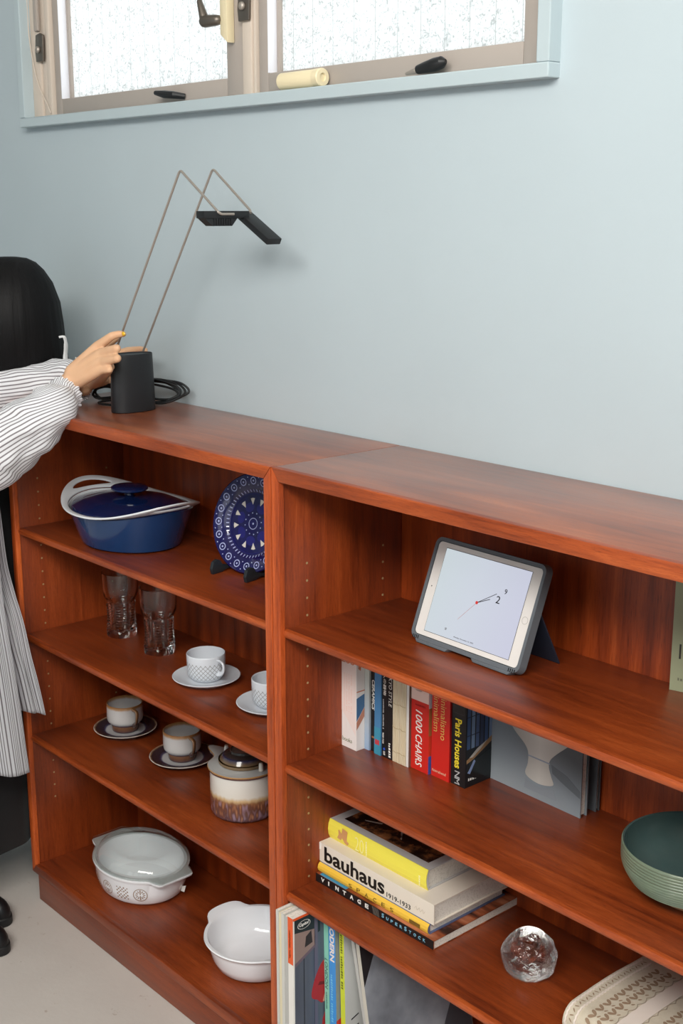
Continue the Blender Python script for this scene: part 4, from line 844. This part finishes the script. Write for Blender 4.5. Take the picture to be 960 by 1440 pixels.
# ------------------------------------------------------------------ desk lamp
t = thing('desk_lamp', 'black oval based desk lamp with two bent wire arms, on top of the bookcase', 'lamp', (-.7039, .1675, ZT))
bm = BM(); lathe(bm, [(.0525, 0), (.0545, .0012), (.055, .003), (.0535, .07), (.0515, .126), (.0508, .1285), (.0498, .129), (.0488, .1275), (.047, .1268), (.01, .1265)], 72, sx=.55); finish('base', bm, BLACKM, t)
lx, ly, lz = -.7039, .1675, ZT
def wire(y, xb, xp, zp, xe, ze, tail):
    P = [V((xb - lx, y - ly, .126)), V((xp - lx, y - ly, zp - lz)), V((xe - lx, y - ly, ze - lz))] + [V(q) - V((lx, ly, lz)) for q in tail]
    out = [P[0]]
    for a, b, c in zip(P, P[1:], P[2:]):
        d1 = (a - b).normalized(); d2 = (c - b).normalized(); r = min(.009, (a - b).length * .4, (c - b).length * .4)
        for k in range(7): s = k / 6; out.append((b + d1 * r) * (1 - s) ** 2 + b * 2 * s * (1 - s) + (b + d2 * r) * s ** 2)
    out.append(P[-1]); bm = BM(); tube(bm, out, .0025, 10); return finish('wire_arm', bm, STEEL, t)
wire(.130, -.716, -.440, 1.789, -.3155, 1.7075, [(-.3135, .136, 1.7035), (-.3135, .166, 1.7035)]); wire(.212, -.727, -.443, 1.793, -.322, 1.711, [(-.316, .209, 1.7055)])
bm = BM(); box(bm, -.344 - lx, -.3165 - lx, .098 - ly, .206 - ly, 1.6955 - lz, 1.7095 - lz, .0012); hd = finish('lamp_head', bm, BLACK, t)
bm = BM(); m = frame((-.342 - lx, -ly, -lz), (0, 1, 0), (0, 0, 1)); prism(bm, [(.100, 1.6955), (.119, 1.681), (.165, 1.681), (.178, 1.6955)], m, .0235); finish('heat_sink', bm, BLACK, hd, smooth=False)
bm = BM()
for k in range(8): prism(bm, [(.1215 + k * .0057, 1.6815), (.1235 + k * .0057, 1.6815), (.1235 + k * .0057, 1.695), (.1215 + k * .0057, 1.695)], frame((-.3185 - lx, -ly, -lz), (0, 1, 0), (0, 0, 1)), .0016)
finish('cooling_fins', bm, BLACK, hd, smooth=False, kind='stuff')
bm = BM(); a = V((-.338, .209, 1.7025)); b = V((-.243, .209, 1.6515)); d = (b - a).normalized(); q = frame(a - V((lx, ly, lz)), d, (0, 1, 0)); L = (b - a).length; box(bm, 0, L, -.017, .017, -.0065, .0065, .0015, mtx=q); finish('light_bar', bm, BLACK, t)
bm = BM(); box(bm, .012, L - .006, -.012, .012, -.0075, -.0062, .0004, mtx=q); finish('diffuser', bm, mat('led_diffuser', (222, 220, 210), .4), t)
bm = BM(); random.seed(9)
for k in range(6):
    c = V((-.775 + .006 * k, .250 + .004 * (k % 3), 1.2985 + .002 * k)); A = .085 + .01 * random.uniform(-1, 1); B = .022 + .006 * random.uniform(0, 1); pts = []
    for i in range(10):
        w = 2 * pi * i / 10; e = V((.80, .36, .0)).normalized() * cos(w) * A + V((-.25, .30, .75)).normalized() * sin(w) * B; pts.append(c + e + V([random.uniform(-.004, .004) for _ in range(3)]) - V((lx, ly, lz)))
    pts = [V((p.x, min(p.y, .146), max(p.z, .004))) for p in pts]; tube(bm, smooth_path(pts, 5, True), .0027, 8, closed=True)
for k in range(3):
    pts = []
    for i in range(9):
        w = 2 * pi * i / 9; pts.append(V((-.882 + .006 * k, .203 + .004 * k, 1.2905 + .002 * k)) + V((.62, .70, .1)).normalized() * cos(w + k) * (.030 + .005 * k) + V((-.3, .1, .8)).normalized() * sin(w + k) * (.0135 + .002 * k) + V([random.uniform(-.003, .003) for _ in range(3)]) - V((lx, ly, lz)))
    pts = [V((p.x, p.y, max(p.z, .004))) for p in pts]; tube(bm, smooth_path(pts, 5, True), .0027, 8, closed=True)
tube(bm, smooth_path([(-.030, .020, .010), (-.06, .01, .004), (-.12, -.012, .0035), (-.15, .01, .004), (-.13, .06, .006), (-.08, .085, .012)], 8), .0027, 8); finish('power_cable', bm, CABLE, t, label='coiled black power cable')
# ------------------------------------------------------------------ the person reaching for the lamp
SKIN = mat('skin', (222, 178, 142), .5, spec=.35); SKIN.node_tree.nodes['Principled BSDF'].inputs['Subsurface Weight'].default_value = .12; SKIN.node_tree.nodes['Principled BSDF'].inputs['Subsurface Radius'].default_value = (.012, .005, .003)
_g = NT(SKIN); _g.col(_g.mix(_g.noise(_g.coord('Object'), 24, 3), (216, 168, 132), (228, 186, 150)))
per = thing('person', 'person in a striped smock with long black hair, adjusting the desk lamp', 'person', (0, 0, 0))
bm = BM()
hc = V((-1.182,0.105,1.457)); fd = V((.74, .58, -.34)).normalized(); fr3 = frame(hc, fd, V((0, 0, 1)) + fd * .34); hr = fr3.to_3x3()     # x = where the face looks, y = up
def H(f, u, s): return hc + hr @ V((f, u, s))
ball(bm, H(-.012, .018, 0), .094, .098, .076, rot=hr); ball(bm, H(.022, -.035, 0), .068, .075, .060, rot=hr)
capsule(bm, H(.050, -.085, 0), H(.066, -.088, 0), .026, .022); capsule(bm, H(.088, .012, 0), H(.106, -.020, 0), .009, .013)
for s in (-1, 1): ball(bm, H(.0, -.01, s * .078), .012, .030, .007, rot=hr); ball(bm, H(.078, .012, s * .032), .012, .009, .015, rot=hr); capsule(bm, H(.086, .032, s * .016), H(.072, .034, s * .046), .006, .006)
capsule(bm, H(.088, -.052, -.018), H(.088, -.052, .018), .008, .008); capsule(bm, H(.084, -.064, -.014), H(.084, -.064, .014), .008, .008)
nb = V((-1.14, -.06, 1.335)); chain(bm, [(*H(-.03, -.07, 0), .050), (*nb, .058), (-1.17, -.07, 1.25, .09)])
RS, LS = V((-1.08, -.215, 1.265)), V((-1.25, .075, 1.275))
chain(bm, [(*RS, .055), (*nb, .055), (*LS, .055)]); chain(bm, [(-1.17, -.07, 1.22, .10), (-1.19, -.07, 1.05, .095), (-1.20, -.06, .90, .115)])
for a, b in ((RS, (-1.17, -.13, .92)), (LS, (-1.23, .0, .92))): capsule(bm, a, b, .045, .075)
capsule(bm, (-1.16, -.14, .88), (-1.13, -.17, .50), .085, .055); capsule(bm, (-1.13, -.17, .50), (-1.01, -.265, .09), .055, .034); capsule(bm, (-1.22, .0, .88), (-1.19, -.05, .50), .085, .055); capsule(bm, (-1.19, -.05, .50), (-1.11, -.195, .09), .055, .034)
for a, b in (((-1.005, -.268, .055), (-.86, -.197, .034)), ((-1.11, -.203, .055), (-.97, -.135, .034))): capsule(bm, a, b, .030, .018)
# right arm and hand (nearer the camera)
EL = V((-0.884,-0.150,1.170)); WR = V((-0.762,0.052,1.351))
chain(bm, [(*RS, .052), (*EL, .041), (*V((-0.812,0.000,1.275)), .030), (*V((-0.782,0.035,1.319)), .026)])
def fl(a, b, ra, rb, wide): # flattened wrist and palm: two side by side capsules
    w = V(wide); capsule(bm, V(a) + w, V(b) + w, ra, rb); capsule(bm, V(a) - w, V(b) - w, ra, rb)
fl((-0.782,0.035,1.319), WR, .0235, .0215, (.002, .006, .008))
I1, M1, R1, P1 = V((-0.708,0.088,1.423)), V((-0.684,0.080,1.409)), V((-0.674,0.075,1.393)), V((-0.676,0.072,1.375))
for k, (p, r) in enumerate(((I1, .0125), (M1, .0128), (R1, .0122), (P1, .0112))): capsule(bm, WR + V((.004 * (1.5 - k) * .3, 0, .007 * (1.5 - k))), p, .0205, r)
capsule(bm, (I1 + WR) / 2 + V((0, .012, 0)), (P1 + WR) / 2 + V((0, .014, 0)), .017, .015)
chain(bm, [(*I1, .0118), (*V((-0.670,0.098,1.446)), .0092), (*V((-0.663,0.112,1.450)), .0082), (*V((-0.656,0.119,1.450)), .0066)])
chain(bm, [(*M1, .0120), (*V((-0.627,0.083,1.424)), .0096), (*V((-0.682,0.106,1.412)), .0084), (*V((-0.716,0.110,1.409)), .0072)])
chain(bm, [(*R1, .0115), (*V((-0.618,0.078,1.404)), .0092), (*V((-0.682,0.101,1.392)), .0080), (*V((-0.713,0.104,1.389)), .0068)])
chain(bm, [(*P1, .0105), (*V((-0.645,0.074,1.378)), .0082), (*V((-0.693,0.094,1.368)), .0072), (*V((-0.718,0.097,1.367)), .0062)])
chain(bm, [(*V((-0.764,0.070,1.361)), .0165), (*V((-0.765,0.112,1.390)), .0125), (*V((-0.750,0.137,1.420)), .0095), (*V((-0.716,0.143,1.438)), .0072)])
# left arm and hand behind the lamp base
EL2 = V((-1.118,-0.030,1.281)); WL = V((-0.890,0.150,1.314))
chain(bm, [(*LS, .050), (*EL2, .040), (*V((-0.992,0.100,1.305)), .032), (*V((-0.919,0.135,1.312)), .025)])
fl((-0.919,0.135,1.312), WL, .0225, .021, (.003, -.003, .007))
I2, M2, R2, P2 = V((-0.890,0.236,1.375)), V((-0.898,0.236,1.354)), V((-0.906,0.232,1.334)), V((-0.910,0.224,1.317))
for p, r in ((I2, .012), (M2, .012), (R2, .0115), (P2, .0105)): capsule(bm, WL + (p - WL) * .12, p, .0195, r)
capsule(bm, V((-0.879,0.165,1.319)), V((-0.843,0.178,1.328)), .017, .014)
chain(bm, [(*I2, .0112), (*V((-0.843,0.246,1.390)), .0092), (*V((-0.790,0.246,1.397)), .0082), (*V((-0.760,0.240,1.398)), .0068)])
for p, dv, e in ((M2, 8, 1.0), (R2, 16, .95), (P2, 24, .8)): chain(bm, [(*p, .0110), (*(p + V((.040 * e, .017, -.004))), .0090), (*(p + V((.066 * e, .012, -.006))), .0080), (*(p + V((.082 * e, .003, -.007))), .0068)])
chain(bm, [(*V((-0.847,0.150,1.323)), .0155), (*V((-0.769,0.128,1.344)), .0122), (*V((-0.717,0.112,1.362)), .0096), (*V((-0.684,0.103,1.378)), .0074)])
finish('body', remesh(bm, .0027, 3), SKIN, per, ang=180)
bm = BM(); ball(bm, (-0.646,0.113,1.452), .0060, .0030, .0048, 12, 8); finish('fingernail', bm, mat('yellow_nail_polish', (228, 180, 40), .2, coat=.5), per, label='yellow painted fingernail')

# long black hair
HAIR = mat('black_hair', (10, 9, 10), .55, spec=.2); _g = NT(HAIR); _n = _g.noise(_g.coord('Object', (70, 70, 1.5)), 2, 4); _g.bump(_n, .25, .004); _g.col(_g.mix(_n, (9, 8, 9), (22, 21, 22)))
HC = {361: (-1.076, 0.075, 1.604), 363: (-1.076, 0.075, 1.601), 369: (-1.077, 0.075, 1.591), 380: (-1.08, 0.075, 1.573), 398: (-1.084, 0.075, 1.543), 425: (-1.089, 0.075, 1.497), 455: (-1.096, 0.075, 1.447), 485: (-1.103, 0.075, 1.395), 510: (-1.108, 0.075, 1.352), 530: (-1.113, 0.075, 1.317), 560: (-1.12, 0.075, 1.264)}
bm = BM(); ax, ay = V((.66, .75, 0)), V((-.73, .64, 0)); rings = []
for v, e, wd in ((361, 22, .55), (363, 36, .75), (369, 48, .85), (380, 59, .95), (398, 71, 1.0), (425, 81, 1.05), (455, 86, 1.05), (485, 90, 1.0), (510, 95, .85), (530, 98, .8), (560, 99, .75)):
    y0 = .075; r = (e - 12) / 575; c = V(HC[v]); ring = []
    for k in range(96):
        a = 2 * pi * k / 96; q = 1 + .010 * NZ.noise(V((cos(a) * 9, sin(a) * 9, v * .004))) + .006 * sin(k * 2.1 + sin(v * .01) * 2); ring.append(c + (ax * cos(a) * r * (1.3 if cos(a) < 0 else 1) + ay * sin(a) * max(.02, r * wd)) * q)
    rings.append(ring)
loft(bm, rings); finish('hair', bm, HAIR, per, ang=180)
bm = BM(); MK = mat('white_mask_cloth', (214, 214, 214), .8); a, b, c_, d = V((-0.965,0.135,1.420)), V((-0.959,0.145,1.420)), V((-0.961,0.150,1.403)), V((-0.966,0.150,1.375))
tube(bm, smooth_path([a, b, c_, d, V((-0.959,0.145,1.358))], 5), [.003] * 5 + [.0045] * 5 + [.006] * 5 + [.007] * 5 + [.004], 8, sc=(.6, 1)); finish('face_mask', bm, MK, per, label='edge of a white face mask')

def stripes(name, N, along='u'):
    m = mat(name, (226, 226, 230), .8, sheen=.2); g = NT(m); u = g.xyz(g.coord('UV'))[0]; f = g.math('PINGPONG', g.math('MULTIPLY', u, N), .5)
    g.col(g.ramp(f, [(.0, (128, 122, 126)), (.13, (128, 122, 126)), (.19, (228, 228, 232)), (.5, (230, 230, 234))])); g.bump(g.noise(g.coord('Object'), 500, 2), .15, .001); return m
STS = stripes('striped_sleeve_cotton', 46); STD = stripes('striped_smock_cotton', 104); STL = stripes('striped_sleeve_cotton_far', 38)
def sleeve_mesh(name, pts, m, fold, seed, label):
    bm = BM(); n = 72; P = smooth_path([p[:3] for p in pts], 10); rad = []; up = V((0, 0, 1)); rings = []
    for i in range(len(P)): f = i / 10; k = min(int(f), len(pts) - 2); s = f - k; s = s * s * (3 - 2 * s); rad.append(pts[k][3] * (1 - s) + pts[k + 1][3] * s)
    for i, p in enumerate(P):
        d = (P[min(i + 1, len(P) - 1)] - P[max(i - 1, 0)]).normalized(); u = (up - d * up.dot(d)).normalized(); s = d.cross(u); g = min(1, i / 9.0)
        ring = []
        for j in range(n):
            a = 2 * pi * j / n; gather = .055 * sin(a * 17 + seed) * (1 - g) ** .8
            w = fold * (NZ.noise(V((cos(a) * 1.6 + seed, sin(a) * 1.6, i * .13))) + .5 * NZ.noise(V((cos(a) * 3.5, sin(a) * 3.5 + seed, i * .28)))) * g
            ring.append(p + (u * cos(a) + s * sin(a)) * rad[i] * (1 + gather + w))
        rings.append(ring)
    loft(bm, rings, cap=(False, False)); fs = bm.faces[:]; bmesh.ops.recalc_face_normals(bm, faces=fs); bmesh.ops.solidify(bm, geom=fs, thickness=.0015)
    return finish(name, bm, m, per, ang=180, label=label, fixn=False)
sleeve_mesh('sleeve', [(*(-0.771,0.036,1.314), .042), (*(-0.762,0.020,1.309), .038), (*(-0.739,-0.015,1.293), .050), (*(-0.761,-0.055,1.257), .066), (*(-0.810,-0.100,1.212), .071), (*(-0.874,-0.150,1.171), .074), (-1.06, -.225, 1.22, .088), (-1.085, -.20, 1.285, .082)], STS, .16, 1.0, 'striped right sleeve gathered at the cuff')
sleeve_mesh('sleeve', [(*(-0.877,0.150,1.308), .030), (*(-0.892,0.142,1.311), .030), (*(-0.915,0.122,1.320), .050), (*(-0.970,0.085,1.312), .053), (*(-1.025,0.025,1.300), .052), (*(-1.106,-0.030,1.283), .06), (-1.2, .02, 1.29, .075), (-1.235, .06, 1.29, .075)], STL, .14, 4.0, 'striped left sleeve')
# black long skirt and the loose smock over it
SKT = mat('black_skirt_cloth', (12, 12, 15), .8, sheen=.1)
bm = BM(); rings = []
for z, r, fl_, q in ((.150, .196, 1, 1), (.152, .199, 1, 1), (.3, .196, .9, .9), (.6, .188, .6, .55), (.9, .182, .25, .2), (1.02, .172, .1, 0), (1.1, .155, 0, 0), (1.2, .135, 0, 0), (1.25, .10, 0, 0)):
    ring = []
    for k in range(108):
        a = 2 * pi * k / 108; n_ = V((cos(a), sin(a), 0)); f = 1 + .05 * sin(a * 9) * fl_
        ring.append(max((V((-1.205, -.06, z)) + n_ * r * f, V((-1.205 + .125 * q, -.06 - .175 * q, z)) + n_ * .105 * f), key=lambda p: p.dot(n_)))
    rings.append(ring)
loft(bm, rings); finish('skirt', bm, SKT, per, ang=180, label='long black skirt')
STY = mat('striped_yoke_cotton', (226, 226, 230), .8); _g = NT(STY); _x = _g.xyz(_g.coord('Object')); _f = _g.math('PINGPONG', _g.math('MULTIPLY', _g.math('ADD', _g.math('MULTIPLY', _x[0], .6), _g.math('MULTIPLY', _x[1], -.8)), 115), .5)
_g.col(_g.ramp(_f, [(.0, (128, 122, 126)), (.13, (128, 122, 126)), (.19, (228, 228, 232)), (.5, (230, 230, 234))]))
bm = BM(); chain(bm, [(*RS, .070), (-1.14, -.065, 1.305, .078), (*LS, .070)]); capsule(bm, (-1.165, -.075, 1.24), (-1.18, -.07, 1.12), .125, .125); capsule(bm, RS, (-1.13, -.165, 1.06), .070, .085); capsule(bm, LS, (-1.22, .03, 1.06), .070, .085); finish('smock_yoke', remesh(bm, .006, 6), STY, per, ang=180, label='striped shoulders of the smock')
def sheet(rows, m, seed, label):
    bm = BM(); n = 64; G = []
    for r in rows: sp_ = smooth_path(r, 16); G.append([sp_[int(round(i * (len(sp_) - 1) / n))] for i in range(n + 1)])
    cols = [smooth_path([g[i] for g in G], 6) for i in range(n + 1)]; k = len(cols[0]); rings = []
    for j in range(k):
        fl_ = j / (k - 1); ring = []
        for i in range(n + 1):
            p = cols[i][j]; w = .014 * fl_ * sin(i * .42 + seed) * min(1, i / 6) + .008 * fl_ * NZ.noise(V((i * .15, j * .1, seed))); q = (p - V((-1.2, -.06, p.z))); q.z = 0; ring.append(p + q.normalized() * w)
        rings.append(ring)
    loft(bm, rings, closed=False); bmesh.ops.solidify(bm, geom=bm.faces[:], thickness=.0015); return finish('smock_panel', bm, m, per, ang=180, label=label, fixn=False)
def arow(e, z=None):
    e = V(e); return [e, V((e.x - .06, e.y - .10, e.z - .004)), V((e.x - .20, -.285, e.z - .006)), V((-1.33, -.24, e.z)), V((-1.43, -.06, e.z)), V((-1.36, .13, e.z))]
sheet([[V((-1.04, -.15, 1.31)), V((-1.06, -.285, 1.30)), V((-1.16, -.285, 1.315)), V((-1.29, -.22, 1.325)), V((-1.37, -.05, 1.325)), V((-1.30, .10, 1.32))]] + [arow(e) for e in ((-0.976,-0.055,1.127), (-0.955,-0.060,0.996), (-0.932,-0.065,0.829), (-0.889,-0.070,0.684), (-0.849,-0.075,0.532), (-0.821,-0.080,0.430))], STD, 0, 'striped front of the smock')
STB = stripes('striped_smock_cotton_inner', 44)
def brow(e): e = V(e); return [e, V((e.x - .07, e.y - .035, e.z)), V((e.x - .15, e.y - .10, e.z - .004)), V((e.x - .26, e.y - .17, e.z))]
sheet([brow(e) for e in ((-1.013,-0.030,1.118), (-0.988,-0.030,1.031), (-0.970,-0.030,0.901), (-0.943,-0.030,0.837), (-0.905,-0.030,0.771), (-0.879,-0.030,0.700), (-0.856,-0.028,0.635), (-0.830,-0.025,0.555))], STB, 2, 'striped side of the smock hanging free')
# shoes
SHOE = mat('black_leather', (20, 20, 22), .38); SOLE = mat('dark_rubber_sole', (30, 30, 31), .6)
for tx, ty in ((-.805, -.172), (-.915, -.110)):
    d = V((.90, .43, 0)).normalized(); q = frame((tx - d.x * .25, ty - d.y * .25, 0), d, (-d.y, d.x, 0)); n = 40
    def outl(z, g=0, x0=0):
        o_ = []
        for k in range(n):
            a = 2 * pi * k / n; x = .125 + (.125 - g) * cos(a); wv = (.046 + .006 * cos(a - .3)) * (1 - .25 * max(0, -cos(a))) - g; o_.append(q @ V((x, wv * sin(a), z)))
        return o_
    bm = BM(); loft(bm, [outl(.0005), outl(.002, -.001), outl(.020, -.001), outl(.022, .001)]); sh = finish('shoe_sole', bm, SOLE, per)
    bm = BM(); rings = [outl(.0225, .002), outl(.036, .003), outl(.050, .010), outl(.060, .020)]
    loft(bm, rings + [[q @ V((.070 + .058 * cos(a), .042 * sin(a), z)) for a in [2 * pi * k / n for k in range(n)]] for z in (.080, .105)]); finish('shoe_upper', bm, SHOE, sh, ang=60)
